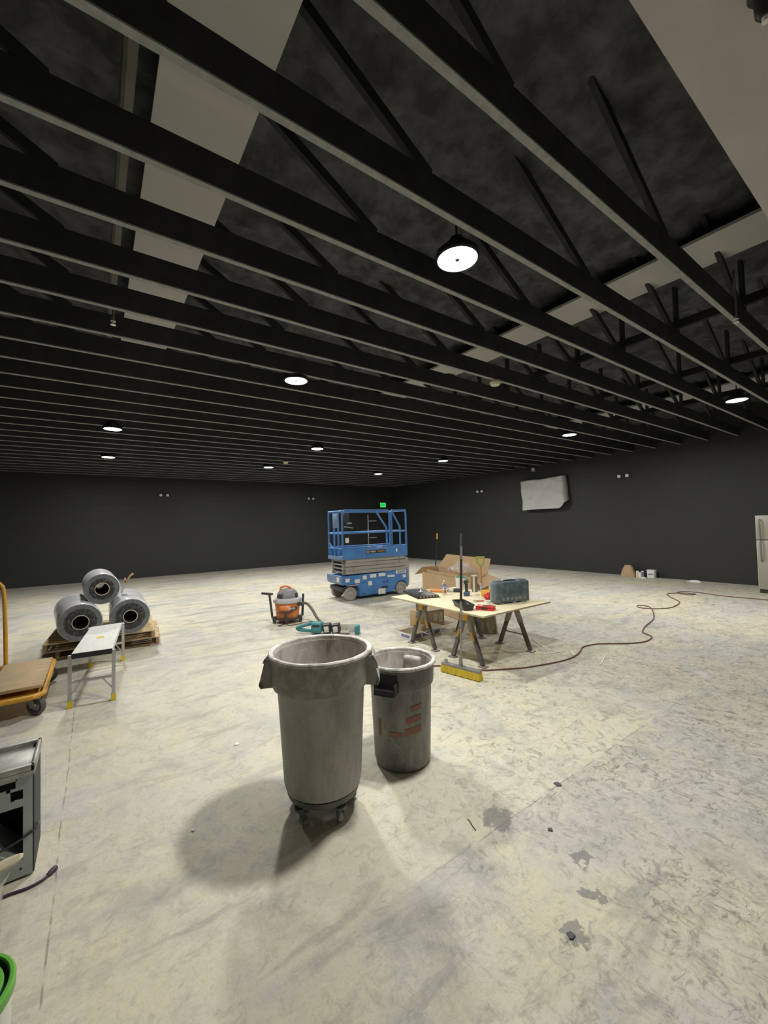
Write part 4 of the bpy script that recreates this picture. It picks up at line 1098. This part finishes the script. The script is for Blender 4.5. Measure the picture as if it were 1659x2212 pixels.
# ------------------------------------------------------------------ folding bench step
def bench():
    t = thing('step_bench', 'aluminium folding work bench with yellow feet in front of the pallets', 'step bench', (0, 0, 0), 0)
    FL, FR, BR, BL = [Vector((x, y, 0)) for x, y in ((-.206, 5.121), (.152, 5.075), (.306, 6.518), (-.050, 6.493))]
    H = .515
    c = (FL+FR+BR+BL)/4
    def tp(v): 
        k = v.lerp(c, .055); return Vector((k.x, k.y, H))
    T = {k: tp(v) for k, v in (('FL', FL), ('FR', FR), ('BR', BR), ('BL', BL))}
    q = MB()
    for a, b, e, f in (('FL', 'FR', 'BR', 'BL'),):
        P = [T[k] for k in (a, b, e, f)]
        lo = [p-Vector((0, 0, .05)) for p in P]; V = [q.bm.verts.new(p) for p in P]; W = [q.bm.verts.new(p) for p in lo]
        q.bm.faces.new(V); q.bm.faces.new(W[::-1])
        for i in range(4): q.bm.faces.new((V[i], W[i], W[(i+1) % 4], V[(i+1) % 4]))
    q.build('platform', M['bench_top'], t, smooth=False)
    for a, b, s in (('FL', 'FR', -1), ('BL', 'BR', 1)):
        d = Vector((0, s*.012, 0))
        MB().bar(T[a]+d-Vector((0, 0, .022)), T[b]+d-Vector((0, 0, .022)), .012, .05).build('grip_edge', M['tread'], t, smooth=False)
    mid = (T['FL']+T['FR']+T['BL']+T['BR'])/4
    MB().box((mid.x-.035, mid.y-.10, H), (mid.x+.035, mid.y+.0, H+.002)).build('yellow_sticker', M['yellow_foot'], t, smooth=False)
    for k, g in (('FL', FL), ('FR', FR), ('BR', BR), ('BL', BL)):
        top = T[k]-Vector((0, 0, .01)); s = -1 if 'L' in k else 1
        top = top+Vector((s*.012, 0, 0))
        lg = MB().bar(g.lerp(top, .11), top, .032, .032, up=(0, 1, 0)).build('leg', M['alu'], t, smooth=False)
        ft = MB().bar(g+Vector((0, 0, .0)), g.lerp(top, .13), .042, .042, up=(0, 1, 0)).build('foot', M['yellow_foot'], lg, smooth=False)
    for a, b in ((FL, FR), (BL, BR)):
        ta, tb = (T['FL'], T['FR']) if a is FL else (T['BL'], T['BR'])
        MB().bar(a.lerp(ta, .47), b.lerp(tb, .47), .026, .02).build('cross_rung', M['alu'], t, smooth=False)
    for a, b, ta in ((FL, FR, T['FL']), (FR, FL, T['FR']), (BL, BR, T['BL']), (BR, BL, T['BR'])):
        inn = (c-a).normalized()
        MB().bar(a.lerp(ta, .22), a.lerp(b, .25)+Vector((0, 0, .24)), .018, .012).build('brace', M['alu'], t, smooth=False)
bench()

# ------------------------------------------------------------------ yellow platform cart at the left edge
def cart():
    t = thing('platform_cart', 'yellow platform cart with wooden deck at the left edge', 'cart', (-.81, 5.70, 0), 0)
    # local deck: x -.42..+.42, y -.66..+.66
    zt = .205
    P = [(.34, -.66), (.41, -.60), (.41, .60), (.34, .66), (-.34, .66), (-.41, .60), (-.41, -.60), (-.34, -.66)]
    MB().tube([(a, b, zt) for a, b in P], .024, n=10, closed=True).build('frame_rail', M['cart_yellow'], t)
    MB().box((-.39, -.64, zt-.03), (.39, .64, zt-.005)).build('deck_tray', M['cart_yellow'], t, smooth=False)
    r = Matrix.Rotation(math.radians(-1.5), 3, 'X')
    MB().box((-.02, -.56, zt+.03), (.40, .60, zt+.062), bev=.004, rot=r).build('deck_board', M['cart_wood'], t)
    MB().box((-.40, -.56, zt+.005), (-.08, .60, zt+.03), bev=.003).build('deck_board', M['cart_wood'], t)
    h = MB(); h.tube(smoothpath([(-.02, .66, zt), (-.03, .68, .7), (-.045, .70, 1.05), (-.07, .705, 1.14), (-.13, .705, 1.18), (-.32, .705, 1.18)], 5) + [(-.38, .705, 1.12), (-.39, .68, .7), (-.40, .66, zt)], .020, n=10)
    h.build('push_handle', M['cart_yellow'], t)
    for (x, y, a) in ((.32, -.52, -.75), (.33, .45, .35), (-.32, -.52, .2), (-.32, .45, .5)):
        c = MB(); dx, dy = math.cos(a), math.sin(a)
        c.box((x-.05, y-.05, zt-.045), (x+.05, y+.05, zt-.03))
        wx, wy = x+dx*.045, y+dy*.045
        for s in (-1, 1):
            c.bar((x-dy*.032*s, y+dx*.032*s, zt-.04), (wx-dy*.032*s, wy+dx*.032*s, .085), .006, .06, up=(dx, dy, 0))
        cc = c.build('caster_fork', M['zinc'], t, smooth=False)
        wv = MB().lathe([(.055, -.024), (.08, -.026), (.088, -.016), (.09, 0), (.088, .016), (.08, .026), (.055, .024), (.055, -.024)], n=32, axis='y')
        hb = MB().lathe([(0, -.026), (.02, -.026), (.025, -.012), (.056, -.010), (.056, .010), (.025, .012), (.02, .026), (0, .026)], n=24, axis='y')
        rot = Matrix.Rotation(a, 4, 'Z')
        for q in (wv, hb):
            for v in q.bm.verts: v.co = rot @ v.co + Vector((wx, wy, .09))
        wv.build('wheel', M['rubber'], cc); hb.build('hub', M['zinc'], cc)
cart()

# ------------------------------------------------------------------ opened appliance cabinet at the left edge
def cabinet():
    t = thing('steel_cabinet', 'small opened steel machine cabinet with a worn flat top at the left edge', 'machine cabinet', (-.53, 2.775, 0), 0)
    W, D, H = .275, .31, .50
    b = MB()
    b.box((-W, D-.006, .01), (W, D, H)); b.box((-W, 0, .01), (-W+.006, D, H)); b.box((W-.006, .010, .01), (W, D, H)); b.box((-W, .008, .01), (W, D, .02))
    b.build('shell', M['dark_in'], t, smooth=False)
    # front steel frame with cut-outs
    f = MB()
    f.box((.233, 0, .012), (W-.006, .008, H)); f.box((-W, 0, .012), (.233, .008, .095)); f.box((-W, 0, .355), (.233, .008, .388)); f.box((.17, 0, .438), (.233, .008, .452))
    f.box((-W, 0, .388), (.185, .008, .452)); f.box((.20, 0, .388), (.233, .008, .392)); f.box((-W, 0, .452), (.13, .008, H)); f.box((.205, 0, .452), (.233, .008, H)); f.box((.13, 0, .487), (.21, .008, H))
    f.build('front_frame', M['panel_steel'], t, smooth=False)
    MB().lathe([(0, -.002), (.006, -.002), (.006, .004)], n=12, axis='y', c=(.225, 0, .052)).build('screw_hole', M['dark_metal'], t)
    MB().prism([(-W+.02, .095), (.22, .10), (.16, .15), (.12, .21), (-W+.02, .21)], .03, .20).build('inner_scoop', M['panel_steel'], t)
    z0 = H
    k = MB(); k.box((-W-.01, -.012, z0), (W+.004, D+.012, z0+.03), bev=.004)
    for lo, hi in (((-W-.01, -.012), (W+.004, .012)), ((-W-.01, D-.012), (W+.004, D+.012)), ((-W-.01, -.012), (-W+.012, D+.012)), ((W-.014, -.012), (W+.004, D+.012))):
        k.box((lo[0], lo[1], z0+.02), (hi[0], hi[1], z0+.052), bev=.004)
    k.build('top_pan', M['steel_top'], t)
    c = MB().tube(smoothpath([(-W-.02, -.012, .17), (-.10, -.014, .155), (.05, -.016, .16), (W-.08, -.014, .19), (W+.008, .0, .225), (W+.012, .05, .22), (W-.0+.010, .10, .20)], 6), .006, n=8)
    c.build('wrapped_cord', M['cord'], t)
cabinet()
def plugcord():
    t = thing('plug_cord', 'dark power cord with a plug lying on the floor by the steel cabinet', 'cord', (0, 0, 0), 0)
    MB().tube(smoothpath([(-.60, 2.56, .007), (-.45, 2.66, .007), (-.35, 2.685, .007), (-.27, 2.678, .007), (-.215, 2.69, .008), (-.195, 2.708, .010)], 7), .0065, n=8).build('cord', M['cord'], t)
    MB().tube([(-.197, 2.706, .011), (-.188, 2.716, .012), (-.172, 2.734, .013), (-.166, 2.741, .013)], [.008, .012, .014, .012], n=10).build('plug', M['cord'], t)
    for s in (-1, 1):
        MB().bar((-.167+s*.004, 2.741-s*.004, .013), (-.156+s*.004, 2.753-s*.004, .013), .005, .002).build('prong', M['brass'], t, smooth=False)
plugcord()
def clear_bin():
    t = thing('clear_container', 'clear plastic container with a cream scoop, left of the floor plug', 'container', (-.425, 2.235, 0), 0)
    q = MB().lathe([(0, .003), (.105, .003), (.112, .012), (.128, .34), (.150, .385), (.151, .392), (.146, .390), (.124, .342), (.108, .016), (0, .009)], n=40); q.build('container_wall', M['clear_bin'], t)
    s = MB().grid(lambda u, v: (.06+.125*u, -.035+.07*v*(1-.0*u)+.01, 0.395+.012*math.cos((v-.5)*PI)+.025*u), 14, 8)
    for vv in s.bm.verts:
        u = (vv.co.x-.06)/.125; wd = math.sqrt(max(0.02, 1-max(0, (u-.55)/.45)**2)); vv.co.y = -.0+(vv.co.y)*wd
    s.build('scoop', M['cream'], t, ang=180, solid=.006)
clear_bin()
def green_pail():
    t = thing('lidded_pail', 'white pail with a green lid in the lower left corner', 'pail', (-.359, 1.738, 0), 0)
    R, H = .15, .37
    MB().lathe([(0, 0), (.138, 0), (.142, .008), (.147, H-.045), (.150, H-.045), (.150, H-.03), (.147, H-.028)], n=48).build('pail_wall', M['bucket_white'], t)
    MB().lathe([(.149, H-.034), (.157, H-.032), (.158, H-.006), (.152, H), (.144, H), (.141, H-.004)], n=48).build('lid_rim', M['green_lid'], t)
    MB().lathe([(.1412, H-.004), (.139, H-.022), (.131, H-.022), (.129, H-.010)], n=48).build('lid_groove', M['green_dark'], t)
    MB().lathe([(.1295, H-.010), (.125, H-.006), (.09, H-.006), (.085, H-.010), (0, H-.010)], n=48).build('lid_centre', M['green_lid'], t)
green_pail()

# ------------------------------------------------------------------ fridge and things along the right wall
def fridge():
    t = thing('refrigerator', 'stainless two-door refrigerator at the right edge by the right wall', 'refrigerator', (11.95, 2.56, 0), 0)
    W, D, H = .76, .72, 1.71
    MB().box((.065, -W, .06), (D, 0, H-.01), bev=.01).build('cabinet', M['fridge_side'], t)
    zs = 1.17
    for za, zb, nm in ((.085, zs-.006, 'lower_door'), (zs+.006, H, 'freezer_door')):
        d = MB().box((0, -W, za), (.058, 0, zb), bev=.012).build(nm, M['fridge'], t)
        MB().box((.004, -.004, za+.004), (.056, .003, zb-.004)).build('door_edge', M['fridge_side'], d, smooth=False)
        if nm == 'freezer_door': hp = [(-.008, zb-.10), (-.05, zb-.13), (-.052, za+.06), (-.02, za+.012)]
        else: hp = [(-.02, zb-.012), (-.052, zb-.06), (-.045, zb-.38), (-.006, zb-.46)]
        MB().tube(smoothpath([(a, -.075, b) for a, b in hp], 6), .016, n=10).build('handle', M['fridge_handle'], d)
    MB().box((.03, -W+.01, .0), (D-.02, -.01, .075)).build('base_grille', M['dark_metal'], t, smooth=False)
fridge()
def paper_bag():
    t = thing('paper_bag', 'crumpled brown paper bag on the floor against the right wall', 'paper bag', (12.88, 5.66, 0), 0)
    def fn(u, v):
        a = 2*PI*u; k = 1-.62*v**1.6; z = .34*v
        c, s = math.cos(a), math.sin(a)
        x = .13*k*(1 if c > 0 else -1)*abs(c)**.6; y = .20*k*(1 if s > 0 else -1)*abs(s)**.6
        n = .10*noise.noise((c*1.5, s*1.5+3, v*3))+.05*noise.noise((c*5, s*5, v*8))
        return (x*(1+n*2.2*v), y*(1+n*2*v), .003+z+.03*n*v)
    q = MB().grid(fn, 48, 16); bmesh.ops.remove_doubles(q.bm, verts=q.bm.verts[:], dist=.0008)
    q.build('bag', M['paper'], t, ang=60)
    MB().grid(lambda u, v: (.05*(u-.5)*1.6, .09*(v-.5)*1.5, .335+.02*noise.noise((u*6, v*6, 9))), 8, 8).build('bag_mouth', M['cardboard_in'], t, ang=180)
paper_bag()
def jar(loc, r, h, mb_, mc, lb):
    t = thing('jar', lb, 'jar', loc, 0, 'jars by the paper bag')
    MB().lathe([(0, 0), (r, 0), (r+.002, .01), (r, h*.8), (r*.85, h*.86), (0, h*.86)], n=20).build('body', mb_, t)
    MB().lathe([(0, h), (r*.92, h), (r*.95, h*.86), (0, h*.86)], n=20).build('lid', mc, t)
jar((12.86, 5.40, 0), .042, .19, M['cream'], M['white_plastic'], 'cream jar with a white lid right beside the paper bag')
jar((12.79, 5.31, 0), .042, .16, M['bucket_white'], M['white_plastic'], 'shorter white jar, in front between the two other jars')
jar((12.93, 5.30, 0), .042, .19, M['purple'], M['white_plastic'], 'purple labelled jar standing right of the other two jars')
def wbucket():
    t = thing('white_tub', 'white square tub with a dark printed band against the right wall', 'tub', (12.95, 5.07, 0), 0)
    MB().box((-.085, -.095, 0), (.085, .095, .215), bev=.02).build('tub_wall', M['bucket_white'], t)
    MB().box((-.092, -.102, .212), (.092, .102, .238), bev=.008).build('lid', M['white_plastic'], t)
    MB().box((-.0875, -.075, .10), (-.083, .07, .125)).build('printed_band', M['purple'], t, smooth=False)
    MB().box((-.0875, -.075, .135), (-.083, .07, .145)).build('printed_band', M['purple'], t, smooth=False)
wbucket()
def crumple(loc, sx, sy, sz, m, name, lb, cat, seed=0):
    q = MB(); bmesh.ops.create_icosphere(q.bm, subdivisions=3, radius=1)
    for v in q.bm.verts:
        k = 1+.35*noise.noise(v.co*2.3+Vector((seed, 0, 0))); v.co = Vector((v.co.x*sx*k, v.co.y*sy*k, max(0, v.co.z*sz*k)))+Vector(loc)
    return tag(q.build(name, m, ang=180), lb, cat)
crumple((12.76, 5.21, 0), .04, .06, .04, M['rag'], 'cloth', 'small white cloth on the floor between the jars and the white tub', 'cloth', 2)
crumple((12.85, 4.02, 0), .06, .17, .05, M['rag'], 'paper_scrap', 'crumpled white paper on the floor along the right wall', 'paper', 5)

# ------------------------------------------------------------------ hose, cords and scraps on the floor
hp = [(3.20, 3.80), (3.311, 3.711), (3.417, 3.623), (3.54, 3.43), (3.65, 3.24), (3.80, 3.14), (4.05, 3.00), (4.318, 2.912), (4.62, 2.84), (4.884, 2.83), (5.14, 2.89), (5.319, 2.959), (5.50, 2.95), (5.672, 2.878), (5.92, 2.68), (6.175, 2.56), (6.40, 2.56), (6.566, 2.62), (6.70, 2.78), (7.086, 2.90), (7.7, 3.02), (8.385, 3.294), (8.72, 3.50), (8.70, 3.66), (8.50, 3.58), (8.55, 3.38), (8.822, 3.20), (9.24, 3.195), (9.65, 3.30), (10.0, 3.55), (10.40, 3.78), (10.70, 3.70), (10.85, 3.48), (10.80, 3.38), (10.62, 3.46), (10.72, 3.70), (11.0, 3.68), (11.10, 3.40), (10.954, 2.95), (11.016, 2.234), (11.05, 1.5)]
tag(MB().tube(smoothpath([(a, b, .010) for a, b in hp], 6), .008, n=8).build('air_hose', M['cord_red']), 'long red-brown hose snaking over the floor from the broom to the right', 'hose')
ck = []
for i in range(46):
    a = i*.62; r = .10+.05*math.sin(i*1.7)
    ck.append((4.82+r*1.5*math.cos(a)+.04*math.sin(i*.9), 3.56+r*math.sin(a)+.05*math.cos(i*.5), .004+.02*abs(math.sin(i*.8))))
tag(MB().tube(smoothpath(ck, 3), .0022, n=5).build('strapping_tangle', M['bag_clear']), 'loose tangle of clear strapping by the right sawhorse foot', 'strapping')
def stick(a, b, r, m, lb, name='wood_strip', cat='wood strip'):
    tag(MB().bar((*a, r/2+.001), (*b, r/2+.001), r*2, r).build(name, m, smooth=False), lb, cat)
stick((5.18, 3.62), (4.95, 3.28), .008, M['white_scrap'], 'thin white strip lying right of the plywood table shadow')
stick((4.70, 3.13), (5.03, 3.03), .008, M['white_scrap'], 'thin white strip on the floor by the right sawhorse feet')
stick((4.93, 2.86), (5.05, 2.96), .014, M['white_scrap'], 'short white strip touching the red-brown hose')
stick((4.88, 2.50), (5.25, 2.62), .005, M['white_scrap'], 'faint thin white strip in front of the red-brown hose')
tag(MB().tube(smoothpath([(1.757, 1.708, .004), (1.748, 1.68, .010), (1.738, 1.655, .005), (1.728, 1.619, .004)], 5), .0022, n=6).build('wire_offcut', M['dark_metal']), 'short dark wire offcut on the floor right of the wheeled bin', 'wire')
def chip(loc, s, lb, m=None, seed=0):
    q = MB(); n = 9; random.seed(seed)
    poly = [(loc[0]+s*random.uniform(.55, 1)*math.cos(2*PI*i/n), loc[1]+s*random.uniform(.55, 1)*math.sin(2*PI*i/n)) for i in range(n)]
    q.prism(poly, .0, .006, plane='xy'); tag(q.build('chip', m or M['chip'], smooth=False), lb, 'chip')
chip((2.451, 1.567), .028, 'dark grey chip lying on the floor joint at right', seed=1)
chip((2.057, 1.374), .016, 'small dark chip in front of the floor joint at right', seed=2)
chip((1.60, .99), .02, 'small dark chip in the scuffed floor at lower right', seed=3)
chip((-.285, 2.34-.42), .016, 'tiny dark scrap on the floor beside the green lidded pail', seed=4)
chip((.921, 3.394), .022, 'small white paper scrap on the floor left of the wheeled bin', M['white_scrap'], seed=5)
chip((.455, 3.02-.42), .012, 'tiny white scrap on the floor left of the bin shadow', M['white_scrap'], seed=6)
